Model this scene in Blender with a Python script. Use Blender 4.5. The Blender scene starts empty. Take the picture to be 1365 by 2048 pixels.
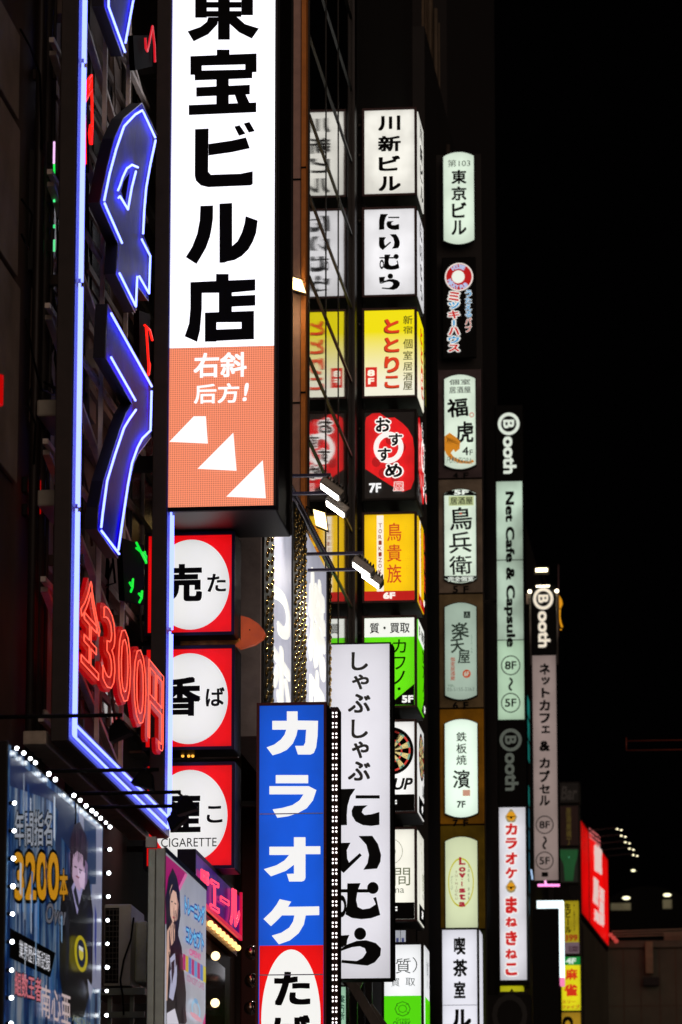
import bpy, math, random
from math import radians, sin, cos, pi, atan, tan
from mathutils import Vector

# ------------------------------------------------------------------ camera, world, light
S = bpy.context.scene
COL = S.collection
FPX, CX, CY = 8200.0, 682.5, 1024.0          # focal length and centre in photo pixels
VPX, VPY = 1534.0, 2830.0                    # where the street runs to
PITCH = atan((VPY - CY) / FPX)
YAW = atan((VPX - CX) * cos(PITCH) / FPX)
CAMP = Vector((0, 0, 1.6))
cam = bpy.data.cameras.new('camera'); camo = bpy.data.objects.new('camera', cam); COL.objects.link(camo)
camo.location = CAMP; camo.rotation_euler = (pi / 2 + PITCH, 0, YAW)
cam.sensor_fit = 'VERTICAL'; cam.sensor_height = 36; cam.lens = FPX / 2048 * 36
cam.clip_start = 0.5; cam.clip_end = 2000
cam.dof.use_dof = True; cam.dof.focus_distance = 49; cam.dof.aperture_fstop = 3.2
S.camera = camo
FWD = Vector((-sin(YAW) * cos(PITCH), cos(YAW) * cos(PITCH), sin(PITCH)))
RGT = Vector((cos(YAW), sin(YAW), 0))
UPV = Vector((sin(YAW) * sin(PITCH), -cos(YAW) * sin(PITCH), cos(PITCH)))
W = bpy.data.worlds.new('World'); S.world = W; W.use_nodes = True
bg = W.node_tree.nodes['Background']; bg.inputs[0].default_value = (0.5, 0.42, 0.5, 1); bg.inputs[1].default_value = 0.0006
street_glow = bpy.data.lights.new('sun', 'SUN'); street_glow_ob = bpy.data.objects.new('sun', street_glow); COL.objects.link(street_glow_ob)
street_glow.energy = 0.52; street_glow.angle = radians(50); street_glow.color = (1.0, 0.76, 0.62)  # added dim lamp standing in for the street's general warm glow
street_glow_ob.rotation_euler = Vector((0.42, -0.85, 0.2)).to_track_quat('Z', 'Y').to_euler()
S.view_settings.view_transform = 'Standard'; S.view_settings.look = 'None'
S.view_settings.exposure = 0; S.view_settings.gamma = 1
S.render.film_transparent = False
S.cycles.use_denoising = True
S.cycles.max_bounces = 6
S.cycles.sample_clamp_indirect = 4
rnd = random.Random(7)

# ------------------------------------------------------------------ helpers
def lin(h):
    h = h.lstrip('#'); v = [int(h[i:i + 2], 16) / 255 for i in (0, 2, 4)]
    return tuple((c / 12.92 if c <= .04045 else ((c + .055) / 1.055) ** 2.4) for c in v) + (1,)

_m = {}
def newmat(key):
    m = bpy.data.materials.new(key); m.use_nodes = True
    return m, m.node_tree, m.node_tree.nodes['Principled BSDF']

def paint(h, rough=.5, metal=0.0, noise=.25, scale=3.0, bump=0.0, spec=.5):
    k = ('p', h, rough, metal, noise, scale, bump, spec)
    if k in _m: return _m[k]
    m, nt, b = newmat('paint_' + h.lstrip('#'))
    N = nt.nodes; L = nt.links
    c = lin(h)
    b.inputs['Roughness'].default_value = rough; b.inputs['Metallic'].default_value = metal
    b.inputs['Specular IOR Level'].default_value = spec
    tc = N.new('ShaderNodeTexCoord'); n = N.new('ShaderNodeTexNoise'); n.inputs['Scale'].default_value = scale
    n.inputs['Detail'].default_value = 6; n.inputs['Roughness'].default_value = .65
    L.new(tc.outputs['Object'], n.inputs['Vector'])
    r = N.new('ShaderNodeValToRGB'); L.new(n.outputs['Fac'], r.inputs[0])
    r.color_ramp.elements[0].position = .3; r.color_ramp.elements[1].position = .7
    r.color_ramp.elements[0].color = tuple(x * (1 - noise) for x in c[:3]) + (1,)
    r.color_ramp.elements[1].color = tuple(min(1, x * (1 + noise)) for x in c[:3]) + (1,)
    L.new(r.outputs[0], b.inputs['Base Color'])
    if bump:
        bp = N.new('ShaderNodeBump'); bp.inputs['Strength'].default_value = bump; bp.inputs['Distance'].default_value = .02
        L.new(n.outputs['Fac'], bp.inputs['Height']); L.new(bp.outputs[0], b.inputs['Normal'])
    _m[k] = m; return m

def em(h, s=1.0, var=0.0, scale=1.2, light=True, base=.25):
    """a lit, backlit or glowing surface"""
    k = ('e', h, s, var, scale, light, base)
    if k in _m: return _m[k]
    m, nt, b = newmat('lit_' + h.lstrip('#'))
    N = nt.nodes; L = nt.links; c = lin(h)
    b.inputs['Base Color'].default_value = tuple(x * base for x in c[:3]) + (1,)
    b.inputs['Roughness'].default_value = .35
    b.inputs['Emission Color'].default_value = c; b.inputs['Emission Strength'].default_value = s
    if var:
        tc = N.new('ShaderNodeTexCoord'); n = N.new('ShaderNodeTexNoise'); n.inputs['Scale'].default_value = scale
        n.inputs['Detail'].default_value = 3
        mp = N.new('ShaderNodeMapping'); mp.inputs['Scale'].default_value = (1, 1, .8)
        L.new(tc.outputs['Object'], mp.inputs[0]); L.new(mp.outputs[0], n.inputs['Vector'])
        mr = N.new('ShaderNodeMapRange'); mr.inputs[1].default_value = .3; mr.inputs[2].default_value = .7
        mr.inputs[3].default_value = s * (1 - var); mr.inputs[4].default_value = s * (1 + var)
        L.new(n.outputs['Fac'], mr.inputs[0])
        sp = N.new('ShaderNodeSeparateXYZ'); L.new(tc.outputs['Generated'], sp.inputs[0]); cur = mr.outputs[0]
        for ax, pw, am in (('X', 3.5, .2), ('Z', 7, .24)):      # lamps inside a box sign leave its rim dimmer
            a = N.new('ShaderNodeMath'); a.operation = 'MULTIPLY_ADD'; a.inputs[1].default_value = 2; a.inputs[2].default_value = -1; L.new(sp.outputs[ax], a.inputs[0])
            c1 = N.new('ShaderNodeMath'); c1.operation = 'ABSOLUTE'; L.new(a.outputs[0], c1.inputs[0])
            c2 = N.new('ShaderNodeMath'); c2.operation = 'POWER'; c2.inputs[1].default_value = pw; L.new(c1.outputs[0], c2.inputs[0])
            c3 = N.new('ShaderNodeMath'); c3.operation = 'MULTIPLY_ADD'; c3.inputs[1].default_value = -am; c3.inputs[2].default_value = 1.04; L.new(c2.outputs[0], c3.inputs[0])
            c4 = N.new('ShaderNodeMath'); c4.operation = 'MULTIPLY'; L.new(cur, c4.inputs[0]); L.new(c3.outputs[0], c4.inputs[1]); cur = c4.outputs[0]
        L.new(cur, b.inputs['Emission Strength'])
    if not light: m.cycles.emission_sampling = 'NONE'
    _m[k] = m; return m

def em_print(h0, h1, s=1.0):
    """backlit film printed with a two-colour blend from top to bottom"""
    m, nt, b = newmat('lit_film'); N = nt.nodes; L = nt.links
    tc = N.new('ShaderNodeTexCoord'); sp = N.new('ShaderNodeSeparateXYZ'); L.new(tc.outputs['Generated'], sp.inputs[0])
    r = N.new('ShaderNodeValToRGB'); L.new(sp.outputs['Z'], r.inputs[0])
    r.color_ramp.elements[0].color = lin(h1); r.color_ramp.elements[1].color = lin(h0)
    r.color_ramp.elements[0].position = .12; r.color_ramp.elements[1].position = .75
    L.new(r.outputs[0], b.inputs['Emission Color']); b.inputs['Emission Strength'].default_value = s
    b.inputs['Base Color'].default_value = (.1, .1, .05, 1)
    return m

def em_led(h, s, pitch):
    """LED screen: rows and columns of diodes with dark gaps"""
    m, nt, b = newmat('led_screen'); N = nt.nodes; L = nt.links
    tc = N.new('ShaderNodeTexCoord'); sp = N.new('ShaderNodeSeparateXYZ'); L.new(tc.outputs['Object'], sp.inputs[0])
    outs = []
    for ax in ('X', 'Z'):
        a = N.new('ShaderNodeMath'); a.operation = 'MULTIPLY'; a.inputs[1].default_value = 2 * pi / pitch; L.new(sp.outputs[ax], a.inputs[0])
        c = N.new('ShaderNodeMath'); c.operation = 'SINE'; L.new(a.outputs[0], c.inputs[0]); outs.append(c)
    ad = N.new('ShaderNodeMath'); ad.operation = 'ADD'; L.new(outs[0].outputs[0], ad.inputs[0]); L.new(outs[1].outputs[0], ad.inputs[1])
    n = N.new('ShaderNodeTexNoise'); n.inputs['Scale'].default_value = 60; L.new(tc.outputs['Object'], n.inputs['Vector'])
    a2 = N.new('ShaderNodeMath'); a2.operation = 'ADD'; L.new(ad.outputs[0], a2.inputs[0]); L.new(n.outputs['Fac'], a2.inputs[1])
    mr = N.new('ShaderNodeMapRange'); mr.inputs[1].default_value = -1.2; mr.inputs[2].default_value = 2.2
    mr.inputs[3].default_value = s * .62; mr.inputs[4].default_value = s * 1.3
    L.new(a2.outputs[0], mr.inputs[0]); L.new(mr.outputs[0], b.inputs['Emission Strength'])
    b.inputs['Emission Color'].default_value = lin(h); b.inputs['Base Color'].default_value = (.01, .01, .01, 1)
    return m

def glassmat(h, rough=.02, bump=0.0):
    k = ('g', h, rough, bump)
    if k in _m: return _m[k]
    m, nt, b = newmat('window_glass')
    b.inputs['Base Color'].default_value = lin(h); b.inputs['Roughness'].default_value = rough
    b.inputs['Specular IOR Level'].default_value = .6; b.inputs['IOR'].default_value = 1.6
    b.inputs['Coat Weight'].default_value = .6; b.inputs['Coat Roughness'].default_value = rough
    if bump:
        N = nt.nodes; L = nt.links
        tc = N.new('ShaderNodeTexCoord'); n = N.new('ShaderNodeTexNoise'); n.inputs['Scale'].default_value = .8
        bp = N.new('ShaderNodeBump'); bp.inputs['Strength'].default_value = bump; bp.inputs['Distance'].default_value = .01
        L.new(tc.outputs['Object'], n.inputs['Vector']); L.new(n.outputs['Fac'], bp.inputs['Height'])
        L.new(bp.outputs[0], b.inputs['Normal']); L.new(bp.outputs[0], b.inputs['Coat Normal'])
    _m[k] = m; return m

class MB:
    def __init__(s): s.v = []; s.f = []; s.smooth = set()
    def add(s, vs, fs, smooth=False):
        o = len(s.v); s.v += [tuple(v) for v in vs]
        for f in fs:
            if smooth: s.smooth.add(len(s.f))
            s.f.append([i + o for i in f])
        return s
    def box(s, x0, x1, y0, y1, z0, z1):
        if x0 > x1: x0, x1 = x1, x0
        if y0 > y1: y0, y1 = y1, y0
        if z0 > z1: z0, z1 = z1, z0
        return s.add([(x0, y0, z0), (x1, y0, z0), (x1, y1, z0), (x0, y1, z0), (x0, y0, z1), (x1, y0, z1), (x1, y1, z1), (x0, y1, z1)],
                     [(3, 2, 1, 0), (4, 5, 6, 7), (0, 1, 5, 4), (1, 2, 6, 5), (2, 3, 7, 6), (3, 0, 4, 7)])
    def bar(s, a, b, w, h=None):
        """square bar from a to b"""
        a = Vector(a); b = Vector(b); h = h or w; d = (b - a).normalized()
        q = Vector((0, 0, 1)) if abs(d.z) < .95 else Vector((0, 1, 0))
        r = d.cross(q).normalized(); u = r.cross(d)
        vs = []
        for p in (a, b):
            for i, j in ((-1, -1), (1, -1), (1, 1), (-1, 1)): vs.append(p + r * (i * w / 2) + u * (j * h / 2))
        return s.add(vs, [(0, 1, 2, 3), (7, 6, 5, 4), (0, 4, 5, 1), (1, 5, 6, 2), (2, 6, 7, 3), (3, 7, 4, 0)])
    def tube(s, pts, r, n=8, closed=False):
        pts = [Vector(p) for p in pts]; k = len(pts)
        if k < 2: return s
        vs = []; pr = None
        for i, p in enumerate(pts):
            a = pts[(i - 1) % k] if (closed or i) else p
            b = pts[(i + 1) % k] if (closed or i < k - 1) else p
            d = (b - a)
            d = d.normalized() if d.length > 1e-9 else Vector((0, 0, 1))
            if pr is None:
                q = Vector((0, 0, 1)) if abs(d.z) < .9 else Vector((1, 0, 0)); pr = d.cross(q).normalized()
            pr = (pr - d * pr.dot(d))
            pr = pr.normalized() if pr.length > 1e-6 else d.orthogonal().normalized()
            u = d.cross(pr)
            for j in range(n): vs.append(p + (pr * cos(2 * pi * j / n) + u * sin(2 * pi * j / n)) * r)
        fs = []
        for i in range(k if closed else k - 1):
            for j in range(n):
                fs.append((i * n + j, i * n + (j + 1) % n, ((i + 1) % k) * n + (j + 1) % n, ((i + 1) % k) * n + j))
        if not closed: fs += [tuple(range(n - 1, -1, -1)), tuple((k - 1) * n + j for j in range(n))]
        return s.add(vs, fs, True)
    def cyl(s, a, b, r0, r1=None, n=16):
        a = Vector(a); b = Vector(b); r1 = r0 if r1 is None else r1; d = (b - a).normalized()
        p = d.orthogonal().normalized(); u = d.cross(p); vs = []
        for c, r in ((a, r0), (b, r1)):
            for j in range(n): vs.append(c + (p * cos(2 * pi * j / n) + u * sin(2 * pi * j / n)) * r)
        s.add(vs, [(j, (j + 1) % n, n + (j + 1) % n, n + j) for j in range(n)], True)
        return s.add(vs, [tuple(range(n - 1, -1, -1)), tuple(range(n, 2 * n))])
    def ball(s, c, r, n=10, m=7, sc=(1, 1, 1)):
        c = Vector(c); vs = [c + Vector((0, 0, r * sc[2]))]
        for i in range(1, m):
            t = pi * i / m
            for j in range(n): vs.append(c + Vector((r * sc[0] * sin(t) * cos(2 * pi * j / n), r * sc[1] * sin(t) * sin(2 * pi * j / n), r * sc[2] * cos(t))))
        vs.append(c - Vector((0, 0, r * sc[2]))); fs = []
        for j in range(n): fs.append((0, 1 + j, 1 + (j + 1) % n))
        for i in range(m - 2):
            for j in range(n): a = 1 + i * n + j; b = 1 + i * n + (j + 1) % n; fs.append((a, a + n, b + n, b))
        e = len(vs) - 1; o = 1 + (m - 2) * n
        for j in range(n): fs.append((o + j, e, o + (j + 1) % n))
        return s.add(vs, fs, True)
    def build(s, name, mat, parent=None, bevel=0.0):
        me = bpy.data.meshes.new(name)
        off = Vector((0, 0, 0))
        if parent is not None:
            p = parent
            while p is not None: off += Vector(p.location); p = p.parent
        me.from_pydata([tuple(Vector(v) - off) for v in s.v], [], s.f)
        for i in s.smooth:
            me.polygons[i].use_smooth = True
        me.update()
        o = bpy.data.objects.new(name, me); COL.objects.link(o)
        if parent is not None: o.parent = parent
        me.materials.append(mat)
        if bevel:
            b = o.modifiers.new('bevel', 'BEVEL'); b.width = bevel; b.segments = 2; b.limit_method = 'ANGLE'
        return o

def thing(name, label, cat, loc=(0, 0, 0), group=None):
    o = bpy.data.objects.new(name, None); COL.objects.link(o); o.location = loc
    o.empty_display_size = .2
    o['label'] = label; o['category'] = cat
    if group: o['group'] = group
    return o

def ray(px, py): return (FWD * FPX + RGT * (px - CX) + UPV * (CY - py))

class Pl:
    """a vertical plane: u runs to the right along ux, v is height, n points at the viewer"""
    def __init__(s, o, ux, n): s.o = Vector(o); s.ux = Vector(ux).normalized(); s.n = Vector(n).normalized()
    def pt(s, px, py):
        d = ray(px, py); t = (s.o - CAMP).dot(s.n) / d.dot(s.n); return CAMP + d * t
    def uv(s, px, py):
        p = s.pt(px, py); return ((p - s.o).dot(s.ux), p.z)
    def w(s, u, v, off=0.0):
        p = s.o + s.ux * u + s.n * off; return Vector((p.x, p.y, v))
def Front(D): return Pl((0, D, 0), (1, 0, 0), (0, -1, 0))
def Side(X): return Pl((X, 0, 0), (0, 1, 0), (1, 0, 0))

class Wrap:
    """repeats the art of a front face on the street side of its box"""
    def __init__(s, X, u0, u1, y0, y1): s.X = X; s.u0 = u0; s.u1 = u1; s.y0 = y0; s.y1 = y1
    def w(s, u, v, off=0.0): return Vector((s.X + off, s.y0 + (u - s.u0) / (s.u1 - s.u0) * (s.y1 - s.y0), v))

_gc = {}
def glyph(ch, res=4):
    """the flat outline mesh of a string in em units"""
    if (ch, res) in _gc: return _gc[(ch, res)]
    cu = bpy.data.curves.new('t', 'FONT'); cu.body = ch; cu.resolution_u = res
    o = bpy.data.objects.new('t', cu)
    me = o.to_mesh()
    r = ([(v.co.x, v.co.y) for v in me.vertices], [list(p.vertices) for p in me.polygons])
    o.to_mesh_clear(); bpy.data.objects.remove(o); bpy.data.curves.remove(cu)
    _gc[(ch, res)] = r; return r

def layout(s, vert=False, rot=0, res=4, pitch=1.0):
    V = []; F = []
    if not vert:
        v, f = glyph(s, res); V = list(v); F = [list(x) for x in f]
    else:
        for i, ch in enumerate(s):
            if ch in ' \u3000': continue
            v, f = glyph(ch, res)
            if not v: continue
            if ch in 'ー～': v = [(.5 + (y - .38), .38 - (x - .5)) for x, y in v]
            w = .5
            if ord(ch) < 256:
                xs = [p[0] for p in v]; w = (min(xs) + max(xs)) / 2
            o = len(V); V += [(x - w + .5, y - i * pitch) for x, y in v]; F += [[k + o for k in q] for q in f]
    if rot: V = [(y, -x) for x, y in V]
    return V, F

class Art:
    """flat printed, painted or cut-out graphics laid on one or more planes"""
    def __init__(s, planes, parent, off=.004, step=.003, k=1.0):
        s.P = planes if isinstance(planes, list) else [planes]; s.par = parent; s.off = off; s.step = step; s.k = k
    def mat(s, c):
        if not isinstance(c, (str, tuple)): return c
        if isinstance(c, tuple): return em(c[0], c[1], light=False)
        if c == 'k': return paint('#040303', .6, noise=.1, spec=.15)
        return em(c, s.k, light=False)
    def put(s, V, F, c, name, copies=((0, 0),)):
        for P in s.P[::-1]:
            mb = MB()
            for i, (dx, dy) in enumerate(copies):
                mb.add([P.w(u + dx, v + dy, s.off + i * min(.0004, s.step / 12)) for u, v in V], F)
            o = mb.build(name, s.mat(c), s.par)
        s.off += s.step
        return o
    def rect(s, x0, y0, x1, y1, c, name='colour_field'):
        u0, v0 = s.P[0].uv(x0, y0); u1, v1 = s.P[0].uv(x1, y1)
        return s.put([(u0, v1), (u1, v1), (u1, v0), (u0, v0)], [(0, 1, 2, 3)], c, name)
    def poly(s, pts, c, name='emblem', extra=()):
        st = s.step; off = s.off
        for k_, pp in enumerate([pts] + list(extra)):
            V = [s.P[0].uv(*p) for p in pp]; s.off = off + k_ * min(.0005, st / 12)
            if k_ == 0: acc = [MB() for _ in s.P]
            for P_, mb_ in zip(s.P, acc): mb_.add([P_.w(u, v, s.off) for u, v in V], [list(range(len(V)))])
        for mb_ in acc[::-1]: o_ = mb_.build(name, s.mat(c), s.par)
        s.off = off + st + k_ * min(.0005, st / 12)
        return o_
    def ell(s, cx, cy, rx, ry, c, name='emblem', n=40, hole=0.0, a0=0.0, a1=2 * pi):
        u0, v0 = s.P[0].uv(cx - rx, cy - ry); u1, v1 = s.P[0].uv(cx + rx, cy + ry)
        uc, vc, ru, rv = (u0 + u1) / 2, (v0 + v1) / 2, (u1 - u0) / 2, (v0 - v1) / 2
        full = a1 - a0 > 6.28
        A = [a0 + (a1 - a0) * i / n for i in range(n if full else n + 1)]
        if not hole:
            V = [(uc + ru * cos(a), vc + rv * sin(a)) for a in A]; 
            if not full: V.append((uc, vc))
            return s.put(V, [list(range(len(V)))], c, name)
        V = []; F = []
        for a in A: V += [(uc + ru * cos(a), vc + rv * sin(a)), (uc + ru * hole * cos(a), vc + rv * hole * sin(a))]
        k = len(A)
        for i in range(k if full else k - 1):
            j = (i + 1) % k; F.append([2 * i, 2 * j, 2 * j + 1, 2 * i + 1])
        return s.put(V, F, c, name)
    def text(s, t, x0, y0, x1, y1, c='k', v=False, b=0.0, rot=0, res=4, outline=None, ob=.05, name='lettering', tilt=0.0, slant=0.0, pitch=1.0, px=False, sh=0.0, rb=False):
        V, F = layout(t, v, rot, res, pitch)
        if not V: return
        if slant: V = [(x + slant * y, y) for x, y in V]
        xa, xb = min(p[0] for p in V) - b, max(p[0] for p in V) + b
        ya, yb = min(p[1] for p in V) - b, max(p[1] for p in V) + b
        u0, v0 = s.P[0].uv(x0, y0); u1, v1 = s.P[0].uv(x1, y1)
        if px: v1 = s.P[0].uv(x0, y1)[1]
        ku, kv = (u1 - u0) / (xb - xa), (v0 - v1) / (yb - ya)
        if px:
            def pm(x, y):
                qx = x0 + (x - xa) / (xb - xa) * (x1 - x0); return s.P[0].uv(qx, y1 - (y - ya) / (yb - ya) * (y1 - y0) + sh * (qx - x0))
            Q = [pm(x, y) for x, y in V]
        else: Q = [(u0 + (x - xa) * ku, v1 + (y - ya) * kv) for x, y in V]
        if tilt:
            uc, vc = (u0 + u1) / 2, (v0 + v1) / 2; ct, st = cos(tilt), sin(tilt)
            Q = [(uc + (x - uc) * ct - (y - vc) * st, vc + (x - uc) * st + (y - vc) * ct) for x, y in Q]
        def square(r): return [(0, 0)] + [(.68 * r * ku * i, .68 * r * kv * j) for i in (-1, 0, 1) for j in (-1, 0, 1) if i or j]
        def ringof(r, n): return [(0, 0)] + [(r * ku * cos(2 * pi * i / n), r * kv * sin(2 * pi * i / n)) for i in range(n)]
        if outline: s.put(Q, F, outline, 'outline', ringof(b + ob, 10))
        return s.put(Q, F, c, name, (ringof(b, 8) if rb else square(b)) if b else ((0, 0),))

def outlines(V, F):
    """closed outline loops of a flat glyph mesh"""
    from collections import defaultdict
    cnt = defaultdict(int)
    for f in F:
        for i in range(len(f)): cnt[frozenset((f[i], f[(i + 1) % len(f)]))] += 1
    nb = defaultdict(list)
    for e, k in cnt.items():
        if k == 1:
            a, b = tuple(e); nb[a].append(b); nb[b].append(a)
    seen = set(); loops = []
    for st in list(nb):
        if st in seen: continue
        lp = [st]; seen.add(st); cur = st
        while True:
            nx = [q for q in nb[cur] if q not in seen]
            if not nx: break
            cur = nx[0]; seen.add(cur); lp.append(cur)
        if len(lp) > 2: loops.append(lp)
    return loops

def prism(mb, P, pts, o0, o1):
    """a traced outline on plane P given real thickness from offset o0 to o1"""
    uv = [P.uv(*p) for p in pts]; n = len(uv)
    vs = [P.w(u, v, o1) for u, v in uv] + [P.w(u, v, o0) for u, v in uv]
    return mb.add(vs, [list(range(n)), list(range(2 * n - 1, n - 1, -1))] + [(i, n + i, n + (i + 1) % n, (i + 1) % n) for i in range(n)])

def Z(px, py, D): return Front(D).uv(px, py)[1]
def Xp(px, py, D): return Front(D).uv(px, py)[0]

BLACK = paint('#070606', .6, noise=.3, spec=.15)
DARKM = paint('#110c0b', .5, .15, noise=.4, spec=.3)
STEEL = paint('#8a8580', .4, .7, noise=.25)
GREYM = paint('#b9b8b2', .45, .2, noise=.15)
HOUS = paint('#7a7c74', .35, .3, noise=.3)
BROWNF = paint('#3a1a1c', .4, .3, noise=.3)

def lightbox(name, label, group, rect, D, depth, face, frame=BROWNF, m=5, side=True, cat='sign', face2=None, hang=None):
    """a projecting box sign: housing, frame, lit face, lit street side"""
    P = Front(D); x0, y0, x1, y1 = rect
    u0, v0 = P.uv(x0, y0); u1, v1 = P.uv(x1, y1); mm = m * D / FPX
    t = thing(name, label, cat, ((u0 + u1) / 2, D, v1 - mm), group)
    MB().box(u0 - mm, u1 + mm, D + .03, D + depth, v1 - mm, v0 + mm).build('housing', HOUS if name == 'box_sign' else DARKM, t, .012)
    f = MB()
    f.box(u0 - mm, u0 - .002, D - .02, D + .028, v1 - mm, v0 + mm); f.box(u1 + .002, u1 + mm, D - .02, D + .028, v1 - mm, v0 + mm)
    f.box(u0 - .002, u1 + .002, D - .02, D + .028, v0 + .002, v0 + mm); f.box(u0 - .002, u1 + .002, D - .02, D + .028, v1 - mm, v1 - .002)
    f.build('frame', frame, t)
    MB().box(u0, u1, D, D + .025, v1, v0).build('face_panel', face, t)
    planes = [P]
    if side:
        X = u1 + mm + .012
        MB().box(u1 + mm + .001, X, D + .12, D + depth - .08, v1, v0).build('side_panel', face2 or face, t)
        planes.append(Wrap(X, u0, u1, D + .12, D + depth - .08))
    if hang is not None:      # brackets back to the wall
        for q in (.2, .8): MB().box(hang, u0 - mm, D + depth * .4, D + depth * .4 + .06, v1 + (v0 - v1) * q - .03, v1 + (v0 - v1) * q + .03).build('bracket', DARKM, t)
    t['dims'] = 0; del t['dims']
    return t, P, planes

# ------------------------------------------------------------------ the setting
def struct(name, mb, mat):
    o = mb.build(name, mat); o['kind'] = 'structure'; return o
struct('ground', MB().add([(-900, -200, 0), (900, -200, 0), (900, 1600, 0), (-900, 1600, 0)], [(0, 1, 2, 3)]), paint('#2c2a29', .8, noise=.4, scale=.3))
struct('road', MB().add([(-2.2, -60, .004), (9, -60, .004), (9, 260, .004), (-2.2, 260, .004)], [(0, 1, 2, 3)]), paint('#38383a', .55, noise=.4, scale=1.2, bump=.3))
struct('pavement', MB().box(-6.3, -2.2, -60, 260, 0.0, .13), paint('#6b6763', .7, noise=.3, scale=2))
WALLA = paint('#8d7d74', .7, noise=.3, scale=1.3, bump=.2)
WALLB = paint('#4a3833', .75, noise=.35, scale=1.1, bump=.2)
WALLC = paint('#1c1716', .7, noise=.4, scale=.8)
DIMG = glassmat('#07090c', .06)

def building(name, label, x0, x1, y0, y1, h, mat):
    t = thing(name, label, 'building', (x1, y0, 0))
    MB().box(x0, x1, y0, y1, 0, h).build('wall', mat, t)
    return t

# near building behind the neon sign
FX = -7.0
b1 = building('city_building', 'dark brown building with pipes and windows, behind the blue neon frame at left', -16, FX, 24, 55, 27, WALLB)
NP = Side(FX)
def facebox(mb, pxa, pxb, pya, pyb, d=.05, P=NP, o=0.0):
    """a shallow box on the street facade covering the pixel span at its near and far edges"""
    u0, v0 = P.uv(pxa, pya); u1, _ = P.uv(pxb, pya); _, v1 = P.uv(pxa, pyb)
    return mb.box(P.o.x + o, P.o.x + o + d, u0, u1, v1, v0)
for a, b, c, d in ((-30, 33, -40, 140), (-30, 33, 156, 470), (-30, 33, 486, 900), (76, 114, -60, 138), (80, 110, 158, 300), (62, 104, 575, 850), (62, 100, 872, 1110), (62, 98, 1130, 1500),
                   (170, 186, 640, 830), (170, 190, 1000, 1220), (220, 236, 60, 330), (270, 276, 200, 600)):
    facebox(MB(), a, b, c, d, .05).build('cladding_panel', WALLA, b1, .01)
for a, b, c, d in ((60, 108, 300, 545), (172, 215, 80, 600), (236, 262, 40, 560), (172, 240, 1240, 1420), (250, 300, 700, 1240)):
    f = facebox(MB(), a, b, c, d, .06).build('window', paint('#241d1b', .5, .2), b1)
    facebox(MB(), a + 4, b - 3, c + 10, d - 10, .02, o=.062).build('pane', glassmat('#1a2430', .12, .4), f)
    u0, v0 = NP.uv(a, c); u1, _ = NP.uv(b, c); _, v1 = NP.uv(a, d)
    MB().box(FX + .06, FX + .1, (u0 + u1) / 2 - .03, (u0 + u1) / 2 + .03, v1, v0).build('window_bar', STEEL, f)
for i, (px, r) in enumerate(((38, .045), (45, .03), (53, .05), (66, .025), (118, .04), (128, .06))):
    u, _ = NP.uv(px, 800)
    MB().tube([(FX + .16, u, 0), (FX + .16, u, 26)], r).build('pipe', paint('#2a211e', .5, .2), b1)
for py in (148, 858, 1120, 560, 1450):
    u, v = NP.uv(66, py)
    MB().box(FX, -6.5, u, u + .08, v - .05, v + .05).build('steel_bracket', paint('#3a2a25', .5, .3), b1)
for k, (pts) in enumerate((((0, 60), (20, 95), (40, 150), (44, 300)), ((0, 400), (22, 430), (14, 500), (0, 470)), ((70, 400), (74, 600), (66, 720), (80, 790), (98, 770), (104, 765)),
                           ((5, 640), (20, 720), (36, 780), (60, 790), (100, 780)), ((40, 765), (70, 780), (100, 790)), ((42, 770), (72, 784), (102, 786)),
                           ((8, 780), (2, 810), (18, 850), (14, 930)), ((72, 560), (70, 760), (88, 900), (92, 1100)), ((96, 300), (84, 480), (74, 540), (60, 700)))):
    MB().tube([NP.w(*NP.uv(*p), .2 + .01 * k) for p in pts], .012, 6).build('cable', BLACK, b1)
for k in range(22):
    px, py = rnd.uniform(60, 320), rnd.uniform(-40, 1400); n_ = rnd.randint(3, 5); pts = []
    for i in range(n_): pts.append(NP.w(*NP.uv(px + rnd.uniform(-8, 8) + 2 * i, py + i * rnd.uniform(40, 110)), rnd.uniform(.05, .16)))
    MB().tube(pts, rnd.uniform(.01, .02), 6).build('cable', [BLACK, paint('#5a4c46', .5), paint('#8a7c74', .5)][k % 3], b1)
for k in range(16):
    px, py = rnd.uniform(64, 320), rnd.uniform(-20, 1400); u, v = NP.uv(px, py); w, h = rnd.uniform(.1, .3), rnd.uniform(.08, .3)
    MB().box(FX + .001, FX + rnd.uniform(.08, .2), u, u + w, v - h, v).build('wall_box', paint(['#6a5a52', '#a89c90', '#3a3230'][k % 3], .5, noise=.2), b1, .01)
for py in range(-60, 1500, 118):
    u0, v = NP.uv(160, py); MB().box(FX + .002, FX + .1, u0, NP.uv(330, py)[0], v - .05, v + .03).build('ledge', paint('#7a6a60', .6, noise=.3), b1)
for a, c in ((33, 800), (34, 980)):
    o = facebox(MB(), a, a + 31, c, c + 34, .22, o=.2).build('junction_box', paint('#a8a396', .5, noise=.15), b1, .02)
MB().tube([NP.w(*NP.uv(38, 1440), .25), NP.w(*NP.uv(62, 1500), .35)], .04).build('pipe', GREYM, b1)
MB().tube([NP.w(*NP.uv(44, 1425), .22), NP.w(*NP.uv(62, 1458), .3)], .03).build('pipe', GREYM, b1)
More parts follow.
